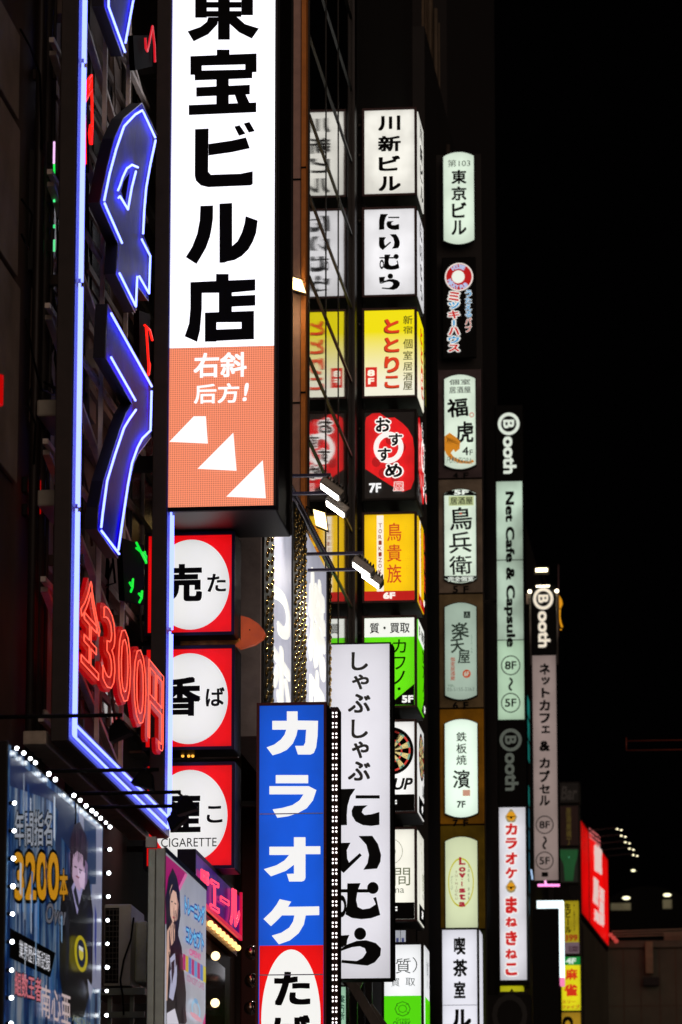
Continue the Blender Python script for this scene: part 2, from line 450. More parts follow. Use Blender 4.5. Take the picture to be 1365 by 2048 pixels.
for k, (px, py, h, lab) in enumerate(((-38, 752, 60, 'taller red lamp glowing at the photo\'s left edge'), (-40, 870, 24, 'short red lamp below the taller one at the photo\'s left edge'), (46, 962, 20, 'small red lamp glowing above the lower junction box'), (46, 1016, 12, 'tiny red lamp glowing below the lower junction box'))):
    u, v = NP.uv(px, py); _, v1 = NP.uv(px, py + h)
    t = thing('red_lamp', lab, 'lamp', (FX + .14, u, v1), 'red lamps on the dark wall')
    MB().box(FX, FX + .06, u - .06, u + .06, v1 - .03, v + .03).build('base', DARKM, t, .01)
    MB().tube([(FX + .13, u, v1), (FX + .13, u, v)], .05 if h < 30 else .085, 12).build('lamp_shade', em('#e80a06', .5), t)  # added emitters standing in for red light on the wall
for k, (pa, pb, c) in enumerate(((285, 330, '#ffc8ff'), (330, 358, '#22e050'), (392, 406, '#50ff90'), (451, 458, '#40e080'), (481, 505, '#60e090'))):
    u, v = NP.uv(55, pa); _, v1 = NP.uv(55, pb)
    t = thing('light_tube', ['pale pink light tube, top of the short line of tubes on the dark wall', 'green light tube directly beneath the pale pink tube', 'pale green tube in the middle of the line on the dark wall', 'tiny green tube just above the lowest one on the dark wall', 'lowest pale green tube in the line on the dark wall'][k], 'light tube', (FX + .2, u, v1), 'small light tubes on the dark wall')
    MB().tube([(FX + .27, u, v1), (FX + .27, u, v)], .011, 8).build('tube', em(c, 1.1), t)  # added emitters imitating reflections in a window
    MB().box(FX + .2, FX + .255, u - .012, u + .012, v1, v).build('tube_holder', DARKM, t)

# dark building behind the tobacco and karaoke signs
b2 = building('city_building', 'narrow dark building standing behind the red and white tobacco signs', -18, -7.15, 55, 57.2, 26, WALLC)
for i, (px, w) in enumerate(((500, .12), (520, .05))):
    D = 54.6; x = Xp(px, 1300, D)
    MB().box(x - w, x + w, 54.7, 54.98, 0, 14).build('pipe', paint('#4a1c18', .45, .2), b2, .02)
# tiled column building with mirror glass front
GX = -6.275
b3 = thing('glass_building', 'building with orange brown tiled column and dark mirror glass front reflecting lit signs', 'building', (GX, 57, 0))
x0, x1, x2 = Xp(575, 500, 57), Xp(602, 500, 57), GX
MB().box(-15, x1 - .01, 57.25, 64, 0, 30).build('wall', WALLC, b3)
MB().box(x0 - 1.2, x1 - .006, 57.03, 57.24, 0, 30).build('tiled_pier', paint('#c8a094', .6, noise=.15, scale=5), b3)
MB().box(x1 + .006, x2 - .02, 57.0, 57.24, 0, 30).build('tiled_column', paint('#f0903c', .55, noise=.2, scale=4), b3)
j = MB()
for py in (-90, 335, 785, 1230): z = Z(612, py, 57); j.box(x1 + .004, x2 - .016, 56.985, 57.0, z - .012, z + .012)
for py in (-60, 358, 805, 1250): z = Z(590, py, 57); j.box(x0 - 1.2, x1 - .006, 57.01, 57.03, z - .012, z + .012)
j.build('joint', BLACK, b3)
GP = Side(GX)
ug0 = 57.26; ug1 = GP.uv(703, 900)[0]
vl = [GP.uv(627, py)[1] for py in (95, 259, 429, 590, 745, 905, 1065, 1225, 1400)]
dz = (vl[0] - vl[-1]) / 8
vl = [vl[0] + dz * k for k in (5, 4, 3, 2, 1)] + [vl[0] - dz * k for k in range(0, 14)]
us = [ug0 + .0] + [GP.uv(p, 900)[0] for p in (652, 677)] + [ug1]
for a, b in zip(us[:-1], us[1:]):
    MB().box(GX - .3, GX, a, b, 0.2, 30).build('glass_pane', glassmat('#0c0b08', .05, .2), b3)
mm = MB()
for u in us: mm.box(GX + .001, GX + .01, u - .025, u + .025, .2, 30)
mm.build('mullion', paint('#16110c', .4, .4), b3)
mm = MB()
for v in vl: mm.box(GX + .001, GX + .02, ug0, ug1, v - .02, v + .02)
mm.build('transom', paint('#1a140c', .45, .3), b3)
MB().box(GX - .2, GX + .06, ug1 + .03, ug1 + .4, 0, 30).build('corner_post', paint('#1a1312', .4, .3), b3, .02)

b4 = building('city_building', 'tall dark building carrying the column of stacked box signs', -18, -6.75, 65.9, 81.4, 33, WALLC)
P4 = Side(-6.75)
mb = MB()
for px in (850, 856, 862, 868): u = P4.uv(px, 1300)[0]; mb.box(-6.75, -6.7, u - .06, u + .06, 0, 33)
mb.build('cladding_rib', paint('#5a4a38', .35, .6, noise=.5, scale=.5), b4)
b5 = building('city_building', 'dark building carrying the arched light panels', -18, -6.5, 81.4, 97, 30, WALLC)
b6 = building('city_building', 'dark building carrying the two tall net cafe signs', -18, -6.45, 97.2, 128, 27, WALLC)
b6p = Side(-6.45)
for k, py in enumerate(range(1380, 1800, 44)):
    if 1500 < py < 1530: continue
    u0, v0 = b6p.uv(1049, py); u1, _ = b6p.uv(1057, py); v1 = v0 - 38 * u0 / FPX
    f = MB().box(-6.45, -6.42, u0, u1, v1 - .03, v0 + .03).build('window', DARKM, b6)
    MB().box(-6.42, -6.41, u0 + .15, u1 - .1, v1, v0).build('pane', em('#1f8a80' if py < 1600 else '#2a6a80', .55, .3), f)
mb = MB()
for u, r in ((P4.uv(854, 1300)[0], .03), (P4.uv(866, 1300)[0], .045), (P4.uv(873, 1300)[0], .02)): mb.tube([(-6.62, u, 0), (-6.62, u, 32)], r)
mb.build('conduit', paint('#8a7a68', .4, .4), b4)
P5 = Side(-6.5)
for i in range(9):
    z = 3.2 + 3.0 * i
    f = MB().box(-6.5, -6.46, 88, 93, z, z + 1.7).build('window', paint('#4a403c', .5, .3), b5)
    MB().box(-6.459, -6.45, 88.1, 92.9, z + .1, z + 1.6).build('pane', glassmat('#0c1014', .08), f)
mb = MB()
for u in (86.5, 87.0, 94.5): mb.tube([(-6.4, u, 0), (-6.4, u, 29)], .05)
mb.build('conduit', paint('#5a504a', .4, .4), b5)
b7 = building('city_building', 'low dark building behind the yellow mahjong sign', -20, -6.3, 128.2, 150, 19, WALLC)

# ------------------------------------------------------------------ neon sign
NX = -6.4; N = Side(NX)
uL = N.uv(135, 1480)[0]; uR = N.uv(327, 1665)[0]; zB = N.uv(133, 1480)[1]; zT = 19.0
neon = thing('neon_sign', 'tall open neon sign framed in blue tubes with big blue letters and red price characters', 'sign', (NX, uL, zB))
NB = paint('#0414b0', .35, .1, noise=.12)
fr = MB(); fw = .4
fr.box(NX - .16, NX, uL, uL + fw, zB, zT); fr.box(NX - .16, NX, uR, uR + fw, zB, zT); fr.box(NX - .158, NX - .002, uL + fw, uR, zB, zB + .27)
fr.build('frame', paint('#2e2422', .55, .1, noise=.35, scale=4), neon, .008)
bp = MB()
bp.box(NX + .001, NX + .012, uL + .01, uL + fw - .02, zB + .01, zT); bp.box(NX + .001, NX + .012, uR + .01, uR + fw - .02, zB + .01, zT)
bp.box(NX + .001, NX + .011, uL + fw - .019, uR + .009, zB + .01, zB + .26)
bp.build('blue_channel', NB, neon)
so = MB(); so.box(NX - .42, NX - .2, uL - .02, uR + .3, zB - .03, zB + .1); so.build('bottom_channel', paint('#a89a8c', .5, .2, noise=.3, scale=5), neon, .01)
TUBE = em('#7684ff', 3.4, base=.1); TUBE2 = em('#7684ff', 4.2, base=.1)
def seglines(a, b, step=2.3, gap=.05):
    n = max(1, int(abs(b - a) / step)); r = []
    for i in range(n):
        r.append((a + (b - a) * i / n + gap / 2, a + (b - a) * (i + 1) / n - gap / 2))
    return r
for u in (uL + .1, uL + .24, uR + .1, uR + .26):
    mb = MB()
    for a, b in seglines(zB + .05, zT - .02, 1.9): mb.tube([(NX + .04, u, a), (NX + .04, u, b)], .013)
    mb.build('neon_tube', TUBE, neon)
for z in (zB + .07, zB + .19):
    mb = MB()
    for a, b in seglines(uL + .1, uR + .1, 1.6): mb.tube([(NX + .04, a, z), (NX + .04, b, z)], .013)
    mb.build('neon_tube', TUBE, neon)
# lattice behind the letters
la = MB(); LX = NX - .26
for u in (uL + .9, uL + 2.0, uL + 3.3, uL + 4.9): la.bar((LX, u, zB + .2), (LX, u, zT), .045)
k = 0
for z in [zB + .25 + 1.35 * i for i in range(9)]:
    la.bar((LX - .03, uL + .2, z), (LX - .03, uR + .2, z), .05)
    ua, ub = uL + .45, uR - .2
    la.bar((LX - .06, ua, z + 1.3), (LX - .06, ub, z + .05), .07, .05)
la.build('lattice', paint('#e0d2c8', .5, .2, noise=.3), neon)
LB = paint('#0408ff', .36, .0, noise=.35, scale=1.6, bump=.5, spec=.012)
def tubes(mb, lines, off, r=.012):
    for l in lines: mb.tube([N.w(*N.uv(*p), off) for p in l], r, 7)
letters = [
    ([(203, -60), (203.6, 12), (241, 113), (258, 24), (268, -60)], None,
     [[(206, -55), (206, 14), (239, 104)], [(262, -55), (256, 0), (240, 86)]]),
    ([(280, 206), (310, 270), (307, 293), (290, 369), (286, 411), (283.5, 472), (294.5, 501), (295.4, 526), (292.7, 601.5), (270, 571), (266, 625), (227, 547.5), (232, 487), (195, 405), (211, 330), (224, 277), (243, 237)],
     [(239, 384), (244, 363), (256, 346), (247, 406)],
     [[(274, 221), (260, 229), (237, 253), (221.5, 298), (208, 348), (197, 401)], [(198, 407), (233, 486)], [(276, 224), (300, 275)], [(300.6, 281), (291, 325), (282, 374.5), (278, 420), (275.6, 468)], [(273, 479), (290, 512), (287.5, 587), (268, 553)], [(263.7, 553), (261, 613), (228, 547)],
      [(225, 381), (229, 372), (235, 354), (243, 337), (253, 330), (265, 335)], [(261, 343), (253, 374), (245, 419), (229, 393), (226, 396)]]),
    ([(211, 608), (300.7, 769), (298, 874.5), (273, 907.5), (264, 927), (248, 1001), (231.6, 1116), (190, 1058), (192.5, 1014), (203, 961.5), (219, 911), (235, 861), (248, 827), (260, 807), (206, 715)], None,
     [[(211, 627), (293, 773)], [(292.5, 782), (290.5, 861), (274, 877), (264, 896), (253, 927), (245, 969), (235, 1035), (225.5, 1100)], [(211, 715), (260, 801)], [(261, 820), (248, 838), (237, 856), (219, 909), (203, 961.5), (194, 1027), (191, 1055)], [(191.5, 1062), (227, 1108)]])]
for pts, hole, tl in letters:
    mb = MB()
    if hole:
        # bridge outline and hole so that the face keeps its opening
        pts2 = pts[:13] + [(216, 398), (239, 384)] ; 
        i = 13
        loop = pts[:i + 1] + [hole[0], hole[3], hole[2], hole[1], hole[0]] + [(pts[i][0] + .01, pts[i][1] + .01)] + pts[i + 1:]
        pts = loop
    prism(mb, N, pts, -.1, .02); face_ = mb.f[0]; mb.f = mb.f[1:]; fb = MB(); fb.v = list(mb.v); fb.f = [face_]
    lt = fb.build('channel_letter', LB, neon); mb.build('letter_side', paint('#12060c', .5, .1), lt)
    ed = MB(); ed.tube([N.w(*N.uv(*p), .022) for p in (letters[1][0] if hole else pts)], .006, 5, True); ed.build('rim', paint('#9aa0c8', .3, .7), lt)
    mb = MB(); tubes(mb, tl, .06); mb.build('neon_tube', TUBE2, lt)
# small notes
RTUBE = em('#ff1a10', 1.6, base=.1); GTUBE = em('#10e83a', 1.0, base=.1); DARKR = paint('#120303', .8, noise=.3, spec=.03)
notes = [
    ([(184, 146), (206, 146), (206, 345), (184, 345)], [[(188.5, 192), (189.5, 240), (190.5, 300), (191, 328)], [(202, 153), (204, 200), (204.5, 250), (203, 288)], [(187, 190), (197, 158), (203, 150), (203, 178), (190, 204), (187, 190)], [(190, 196), (201, 160)], [(187, 333), (185.5, 312), (188, 292), (191, 300), (188, 333)], [(201, 287), (199, 266), (201, 250), (204, 256), (202, 288)]], RTUBE, DARKR),
    ([(292, 70), (330, 70), (330, 132), (296, 140)], [[(309, 75), (310, 96), (313, 102), (317, 84), (323, 52), (327, 90), (328, 124)]], em('#e81c2c', .8, base=.1), paint('#050303', .8, spec=.03)),
    ([(304, 620), (326, 628), (326, 770), (306, 760)], [[(308, 650), (318, 660), (323, 680)], [(311, 655), (314, 700), (316, 735), (315, 748), (312, 750)], [(315, 720), (318, 728), (316, 748), (312, 752)]], RTUBE, DARKR),
    ([(270, 1075), (314, 1090), (314, 1210), (276, 1200)], [[(292, 1085), (310, 1122), (311, 1112), (292, 1096)], [(308, 1103), (311, 1126)], [(279, 1165), (283, 1172), (285, 1158), (284, 1175), (281, 1183)], [(297, 1187), (301, 1192), (303, 1182), (302, 1196), (298, 1204)]], GTUBE, paint('#030503', .8, spec=.03))]
for pl, tl, mt, bk in notes:
    mb = MB(); prism(mb, N, pl, -.2, -.14); nt_ = mb.build('music_note', bk, neon)
    mb = MB(); tubes(mb, tl, -.1, .014); mb.build('neon_tube', mt, nt_)
# red price characters
REDF = em('#e80000', .36, light=True, base=.06); PTUBE = em('#ff5a44', 1.6, base=.1)
for ch, pxa, pya, pxb, pyb in (('全', 153, 1140, 192, 1366), ('3', 198, 1206, 222, 1392), ('0', 229, 1246, 253, 1418), ('0', 260, 1286, 284, 1462), ('円', 289, 1318, 319, 1508)):
    V, F = glyph(ch, 3); xa, xb = min(p[0] for p in V), max(p[0] for p in V); ya, yb = min(p[1] for p in V), max(p[1] for p in V)
    u0, v0 = N.uv(pxa, pya); u1, _ = N.uv(pxb, pya); _, v1 = N.uv(pxb, pyb)
    r = .042 if ch in '全円' else .036
    ku, kv = (u1 - u0) / (xb - xa), (v0 - v1) / (yb - ya)
    m = lambda x, y: (u0 + (x - xa) * ku, v1 + (y - ya) * kv)
    mb = MB()
    for i in range(12):
        dx, dy = r * cos(pi * i / 6), r * sin(pi * i / 6)
        o = .0004 * i
        mb.add([N.w(*m(x + dx, y + dy), .02 + o) for x, y in V] , F)
        bl = outlines(V, F)
        for lp in bl:
            n = len(lp)
            mb.add([N.w(*m(V[q][0] + dx, V[q][1] + dy), .019 + o) for q in lp] + [N.w(*m(V[q][0] + dx, V[q][1] + dy), -.02) for q in lp], [(a, (a + 1) % n, n + (a + 1) % n, n + a) for a in range(n)])
    pc = mb.build('price_character', REDF, neon)
    mb = MB()
    for lp in outlines(V, F): mb.tube([N.w(*m(*V[q]), .05) for q in lp], .006, 6, True)
    mb.build('neon_tube', PTUBE, pc)

# ------------------------------------------------------------------ LED screen sign
D = 44.0; P = Front(D)
xl, xr = Xp(338, 900, D), Xp(547.5, 900, D); zs = Z(440, 1013, D); zm = Z(440, 694, D); zt = 19.5
led = thing('screen_sign', 'huge white and orange lit screen sign with bold black characters and three white arrowheads', 'sign', ((xl + xr) / 2, D, zs))
MB().box(xl - .05, xr + .03, D + .012, D + 1.45, zs - .05, zt + .1).build('housing', paint('#120d0e', .45, .2, noise=.3), led, .015)
MB().box(xl - .05, xr + .03, D - .03, D + .01, zs - .05, zs - .004).build('trim', BLACK, led)
MB().box(xl, xr, D, D + .01, zm + .003, zt).build('white_screen', em('#f8f6ff', 1.5, base=.05), led)
MB().box(xl, xr, D, D + .01, zs, zm - .003).build('orange_screen', em_led('#f28a66', 1.02, .0245), led)
rs = MB()
for y in (D + .05, D + 1.38): rs.box(xr + .031, xr + .05, y, y + .05, zs - .04, zt)
rs.build('side_seam', DARKM, led)
for py in (100, 500, 900): z = Z(340, py, D); MB().box(FX, xl - .05, D + .6, D + .75, z - .08, z + .08).build('bracket', DARKM, led)
A = Art(P, led)
def zz(pts, ox, oy, k): return [(ox + x / k, oy + y / k) for x, y in pts]
def bigglyph(A, ps, ox, oy, k, c='k'):
    q = [zz(p, ox, oy, k) for p in ps]; return A.poly(q[0], c, 'lettering', q[1:])
def rc(x0, y0, x1, y1): return [(x0, y0), (x1, y0), (x1, y1), (x0, y1)]
q = 3.4125
bigglyph(A, [rc(310, -150, 390, 122), rc(625, -150, 705, 105), rc(466, -300, 547, 272), rc(390, -150, 625, -75), rc(390, 14, 625, 54), rc(390, 76, 625, 116), rc(270, -240, 745, -190), [(400, 118), (470, 118), (462, 168), (400, 235), (300, 284), (258, 215), (345, 185), (390, 150)], [(545, 112), (590, 112), (650, 165), (746, 195), (697, 265), (610, 222), (547, 165)]], 300, 0, q)
bigglyph(A, [rc(458, 340, 545, 385), [(278, 385), (730, 366), (730, 440), (278, 452)], [(278, 450), (356, 448), (356, 512), (278, 513)], [(652, 440), (730, 438), (730, 494), (652, 496)], [(306, 484), (702, 475), (700, 536), (308, 551)], rc(455, 500, 540, 725), [(318, 598), (684, 580), (684, 646), (318, 662)], [(267, 719), (728, 701), (728, 768), (267, 788)], [(578, 640), (652, 640), (682, 705), (602, 710)]], 300, 0, q)
bigglyph(A, [[(310, 884), (403, 879), (400, 1175), (418, 1195), (620, 1188), (704, 1171), (704, 1258), (690, 1268), (400, 1280), (350, 1268), (316, 1235), (308, 1200)], [(402, 985), (560, 962), (658, 940), (684, 1015), (560, 1042), (402, 1064)], [(578, 866), (614, 857), (655, 915), (610, 930)], [(642, 845), (682, 835), (718, 898), (677, 908)]], 300, 0, q)
bigglyph(A, [[(347, 1408), (434, 1405), (433, 1495), (424, 1560), (412, 1620), (385, 1695), (345, 1765), (320, 1805), (247, 1758), (290, 1690), (325, 1600), (342, 1510)], [(477, 1393), (564, 1388), (564, 1682), (600, 1650), (630, 1590), (648, 1530), (656, 1478), (738, 1508), (728, 1590), (706, 1650), (675, 1705), (630, 1750), (580, 1778), (530, 1788), (512, 1796), (477, 1797)]], 300, 0, q)
bigglyph(A, [rc(454, -38, 540, 10), [(279, 18), (722, -2), (722, 75), (560, 90), (357, 92), (279, 92)], [(279, 90), (358, 88), (357, 200), (345, 345), (325, 426), (240, 388), (270, 300), (279, 195)], rc(473, 80, 562, 225), [(560, 112), (722, 105), (722, 178), (560, 186)], [(378, 226), (713, 214), (713, 290), (378, 294)], [(378, 292), (457, 290), (457, 424), (378, 425)], [(628, 288), (713, 286), (713, 408), (628, 411)], [(455, 342), (630, 335), (630, 411), (455, 420)]], 300, 560, q)
WH = ('#fff6f4', 1.15)
A.text('右斜', 388, 707, 495, 755, WH, b=.035)
A.text('后方', 389, 769, 480, 807, WH, b=.03)
A.text('!', 486, 767, 499, 804, WH, b=.03, slant=.15)
A.poly([(340, 885), (389, 834), (413, 834), (417, 888.5)], WH, 'arrowhead'); A.poly([(396.5, 939), (468, 867), (474.5, 943)], WH, 'arrowhead'); A.poly([(454, 995), (527, 922), (533, 998)], WH, 'arrowhead')

# ------------------------------------------------------------------ tobacco signs
PURF = paint('#1c1030', .35, .4, noise=.3)
def tobacco(lab, y0, y1, cy0, cy1, cx0, cx1, art, D):
    t, P, pl = lightbox('tobacco_sign', lab, 'red and white tobacco box signs', (cx0 - 8, y0, 463, y1), D, .55, em('#ec0a0c', .95, .12, 2.5), PURF, 7, False, hang=FX)
    a = Art(P, t)
    a.ell((cx0 + cx1) / 2, (cy0 + cy1) / 2, (cx1 - cx0) / 2, (cy1 - cy0) / 2, em('#e9e8e6', .95, .05, 2), 'white_disc', 56)
    art(a); return t
def t1(a):
    a.text('売', 322, 1128, 406, 1205, b=.05); a.text('た', 415, 1148, 453, 1184, b=.03)
def t2(a):
    a.text('香', 318, 1354, 403, 1433, b=.05); a.text('ば', 412, 1375, 450, 1413, b=.03)
def t3(a):
    a.text('煙', 318, 1588, 403, 1668, b=.05); a.text('こ', 414, 1612, 446, 1646, b=.03); a.text('CIGARETTE', 323, 1677, 434, 1693)
tobacco('red square sign with white disc, upper of the three tobacco signs, under the screen', 1073, 1263, 1081, 1258, 306, 459, t1, 45)
tobacco('red square sign with white disc, middle of the three tobacco signs', 1300, 1492, 1308, 1487, 302, 456, t2, 45)
tobacco('red square sign with white disc reading CIGARETTE, lowest of the three', 1533, 1730, 1541, 1723, 304, 455, t3, 45)
D = 45.3
t = thing('curved_plate', 'orange lit rounded metal plate sticking out between the upper tobacco signs', 'bracket', (Xp(480, 1298, D), D, Z(480, 1298, D)))
mb = MB(); prism(mb, Front(D), [(482, 1231), (500, 1236), (517, 1247), (528, 1260), (531, 1268), (526, 1277), (510, 1288), (480, 1297), (470, 1290), (482, 1280)], -.1, 0)
mb.build('plate', em('#d0562a', .42, .2, 6), t)  # orange light falling on the plate is put into its emission
MB().box(Xp(360, 1280, D), Xp(480, 1280, D), D + .02, D + .12, Z(480, 1289, D), Z(480, 1275, D)).build('arm', paint('#d8943a', .3, .7, noise=.5, scale=9), t, .01)
MB().box(FX, Xp(362, 1280, D), D + .03, D + .1, Z(480, 1287, D), Z(480, 1277, D)).build('rod', DARKM, t)
MB().cyl((Xp(500, 1260, D), D - .01, Z(500, 1260, D)), (Xp(500, 1260, D), D + .001, Z(500, 1260, D)), .008).build('bolt', BLACK, t)
D = 45.6
t = thing('metal_louvre', 'narrow metal ledge with warm and blue reflections between lower two tobacco signs', 'ledge', (Xp(400, 1515, D), D, Z(400, 1520, D)))
MB().box(FX, Xp(474, 1510, D), D - .3, D + .2, Z(440, 1512, D), Z(440, 1507, D)).build('ledge', paint('#c8b0a0', .2, .9, noise=.5, scale=8), t)
mb = MB()
for px in (372, 384, 392): mb.ball((Xp(px, 1519, D), D - .25, Z(px, 1519, D)), .018)
mb.build('bulbs', em('#ffb040', 1.6), t)

# ------------------------------------------------------------------ black spotlights on long arms
def spot(D, pxb, py, hx, hy, lab, tilt=.5):
    xe = Xp(pxb, py, D); z = Z(pxb, py, D)
    t = thing('arm_spotlight', lab, 'spotlight', (FX, D, z), 'black spotlights on long arms')
    MB().tube([(FX, D, z), (xe, D, z)], .018, 8).build('arm', BLACK, t)
    MB().cyl((FX + .3, D, z), (FX + .36, D, z), .03).build('collar', DARKM, t)
    hxw, hz = Xp(hx, hy, D), Z(hx, hy, D)
    MB().bar((xe - .03, D, z), (hxw, D, hz + .06), .025).build('hinge', BLACK, t)
    mb = MB(); c, s_ = cos(tilt), sin(tilt)
    vs = []
    for k, (sx, zz_) in enumerate(((.05, .07), (.095, -.07))):
        for i, j in ((-1, -1), (1, -1), (1, 1), (-1, 1)):
            x, y, zq = i * sx * 1.15, j * sx, zz_
            vs.append((hxw + x * c - zq * s_, D + y, hz + x * s_ + zq * c))
    mb.add(vs, [(3, 2, 1, 0), (4, 5, 6, 7), (0, 1, 5, 4), (1, 2, 6, 5), (2, 3, 7, 6), (3, 0, 4, 7)])
    mb.build('lamp_head', BLACK, t, .02)
    MB().ball((hxw, D, hz + .06), .05, sc=(1.1, 1, .9)).build('cap', BLACK, t)
spot(34.6, 245, 1430, 238, 1462, 'black arm spotlight under the red price characters, highest of the four', .4)
spot(36.0, 318, 1539, 290, 1560, 'black arm spotlight whose head hangs before the blue neon bottom band', -.3)
spot(38.2, 362, 1584, 372, 1612, 'black arm spotlight with head in front of the lowest tobacco sign', .3)
spot(39.3, 352, 1612, 352, 1640, 'black arm spotlight hanging lowest, beside the neon sign\'s bottom corner', .7)

# ------------------------------------------------------------------ poster board with bulbs
PX_ = -6.0; PB = Side(PX_)
uA, vA = PB.uv(20, 1490); uB, vB = PB.uv(206, 1654); zt = (vA + vB) / 2; zb = zt - 3.6
post = thing('bulb_billboard', 'billboard edged with white bulbs showing a man in black suit and gold number', 'billboard', (PX_, uA, zb))
MB().box(PX_ - .14, PX_ - .01, uA - .03, uB + .03, zb, zt + .03).build('frame', DARKM, post, .01)
em_ = em('#8fa4c4', .2, .5, 1.4)
m, nt, b = newmat('printed_poster')
tc = nt.nodes.new('ShaderNodeTexCoord'); mp = nt.nodes.new('ShaderNodeMapping'); mp.inputs['Scale'].default_value = (1, 5, .8)
n = nt.nodes.new('ShaderNodeTexNoise'); n.inputs['Scale'].default_value = 1.1; n.inputs['Detail'].default_value = 7; n.inputs['Roughness'].default_value = .6
r = nt.nodes.new('ShaderNodeValToRGB')
r.color_ramp.elements[0].position = .36; r.color_ramp.elements[0].color = lin('#0c1c48')
r.color_ramp.elements[1].position = .62; r.color_ramp.elements[1].color = lin('#c8d4e8')
e = r.color_ramp.elements.new(.46); e.color = lin('#1c4f9a'); e = r.color_ramp.elements.new(.53); e.color = lin('#6d9ccc')
nt.links.new(tc.outputs['Object'], mp.inputs[0]); nt.links.new(mp.outputs[0], n.inputs['Vector']); nt.links.new(n.outputs['Fac'], r.inputs[0])
nt.links.new(r.outputs[0], b.inputs['Base Color']); nt.links.new(r.outputs[0], b.inputs['Emission Color']); b.inputs['Emission Strength'].default_value = .2  # light falling on the poster is put into its emission
b.inputs['Roughness'].default_value = .3
MB().box(PX_ - .009, PX_, uA, uB, zb + .03, zt).build('poster', m, post)
A = Art(PB, post, k=.4, step=.0007)
z4 = lambda x, y: (x / 3.6056, 1480 + y / 3.6056)
def zp(pts): return [z4(*p) for p in pts]
A.poly(zp([(70, 110), (545, 500), (545, 560), (330, 420), (70, 330)]), ('#101f4e', .55), 'picture')
A.poly(zp([(300, 310), (420, 520), (395, 760), (430, 1000), (440, 700), (520, 820), (545, 505)]), ('#2a3a60', .4), 'picture')
A.poly(zp([(560, 520), (735, 640), (725, 1800), (640, 1780), (660, 1000)]), ('#b4b8d8', .35), 'picture')
A.poly(zp([(600, 560), (690, 630), (690, 1040), (620, 1040)]), ('#20406c', .4), 'picture')
# man in a black suit
A.poly(zp([(440, 1080), (520, 960), (640, 1010), (668, 1250), (662, 1740), (600, 2000), (470, 2000), (425, 1700), (425, 1300)]), ('#0a0b10', .6), 'picture')
A.poly(zp([(512, 1060), (540, 1000), (600, 1040), (575, 1150), (553, 1260), (530, 1150)]), ('#b0a8d8', .55), 'picture')
A.poly(zp([(505, 830), (530, 760), (590, 790), (610, 900), (600, 1030), (570, 1090), (540, 1060), (515, 980)]), ('#c8a8c4', .62), 'picture')
A.poly(zp([(555, 920), (610, 960), (605, 1080), (575, 1060), (560, 1000)]), ('#d8bcd8', .7), 'picture')
A.poly(zp([(498, 900), (500, 720), (530, 610), (570, 590), (620, 700), (625, 850), (600, 930), (590, 830), (550, 800), (520, 830), (515, 980), (502, 1000)]), ('#2c1c28', .5), 'picture')
A.poly(zp([(530, 905), (548, 915), (548, 925), (530, 917)]), ('#201420', .5), 'picture'); A.poly(zp([(562, 925), (585, 938), (585, 948), (562, 936)]), ('#201420', .5), 'picture')
A.poly(zp([(540, 975), (566, 990), (560, 1000), (542, 986)]), ('#803048', .6), 'picture')
for k in range(26):
    x = rnd.uniform(80, 420); y = 160 + (x - 70) * .8 + rnd.uniform(0, 1400); h = rnd.uniform(80, 420); w = rnd.uniform(3, 14)
    A.poly(zp([(x, y), (x + w, y + w), (x + w * .8, y + h), (x - 1, y + h * .9)]), (rnd.choice(['#d8e4f4', '#2a68b8', '#8ab4dc', '#0c2258', '#4a88c8']), rnd.uniform(.25, .6)), 'picture')
for k in range(9): A.poly(zp([(500 + k * 13, 640 + 8 * k + (40 if k in (0, 8) else 0)), (508 + k * 13, 640 + 8 * k), (506 + k * 12, 860 + 10 * k - (k % 3) * 40), (500 + k * 12, 840 + 10 * k)]), (['#3a2834', '#1c1018', '#4a3440'][k % 3], .5), 'picture')
A.poly(zp([(585, 860), (606, 900), (600, 1030), (578, 1080), (590, 980)]), ('#8c7098', .55), 'picture')
A.poly(zp([(548, 925), (556, 960), (548, 965), (542, 958)]), ('#a88cae', .5), 'picture')
A.poly(zp([(515, 1050), (535, 1140), (553, 1262), (520, 1180), (500, 1090)]), ('#20222c', .7), 'picture'); A.poly(zp([(600, 1035), (585, 1150), (556, 1262), (600, 1190), (622, 1070)]), ('#20222c', .7), 'picture')
A.poly(zp([(655, 1180), (668, 1260), (662, 1720), (652, 1500)]), ('#3040a0', .5), 'picture')
A.poly(zp([(600, 1720), (640, 1790), (620, 1880), (608, 1800)]), ('#b0b4d0', .5), 'picture')
A.poly(zp([(440, 1260), (460, 1180), (470, 1500), (450, 1800)]), ('#22242e', .6), 'picture')
c_ = z4(553, 1540); A.ell(c_[0], c_[1], 46 / 3.6, 160 / 3.6, ('#b8a818', .7), 'emblem', 32); A.ell(c_[0], c_[1], 30 / 3.6, 120 / 3.6, ('#14203c', .6), 'emblem', 32); A.ell(c_[0], c_[1], 16 / 3.6, 60 / 3.6, ('#d0c040', .7), 'emblem', 24)
A.rect(*z4(536, 1480), *z4(566, 1530), ('#dcdcd0', .7), 'emblem')
MB().box(PX_ + .001, PX_ + .006, PB.uv(*z4(540, 900))[0] - .03, PB.uv(*z4(540, 900))[0] + .03, zb + .03, zt).build('seam', BLACK, post)
A.off = .018
def ptext(s, x0, y0, x1, y1, c, **k): A.text(s, *z4(x0, y0), *z4(x1, y1), c, px=True, **k)
ptext('年間指名', 92, 512, 362, 765, ('#aab0bc', .55), b=.015, outline='k', ob=.05)
ptext('3200', 88, 805, 412, 1160, ('#c88a10', .75), b=.035, outline='k', ob=.05)
ptext('本', 412, 930, 474, 1160, ('#c08412', .7), b=.03, outline='k', ob=.04)
ptext('Over', 312, 1170, 472, 1320, ('#6a6a74', .6), slant=.25, b=.02, outline='k', ob=.04, sh=.15)
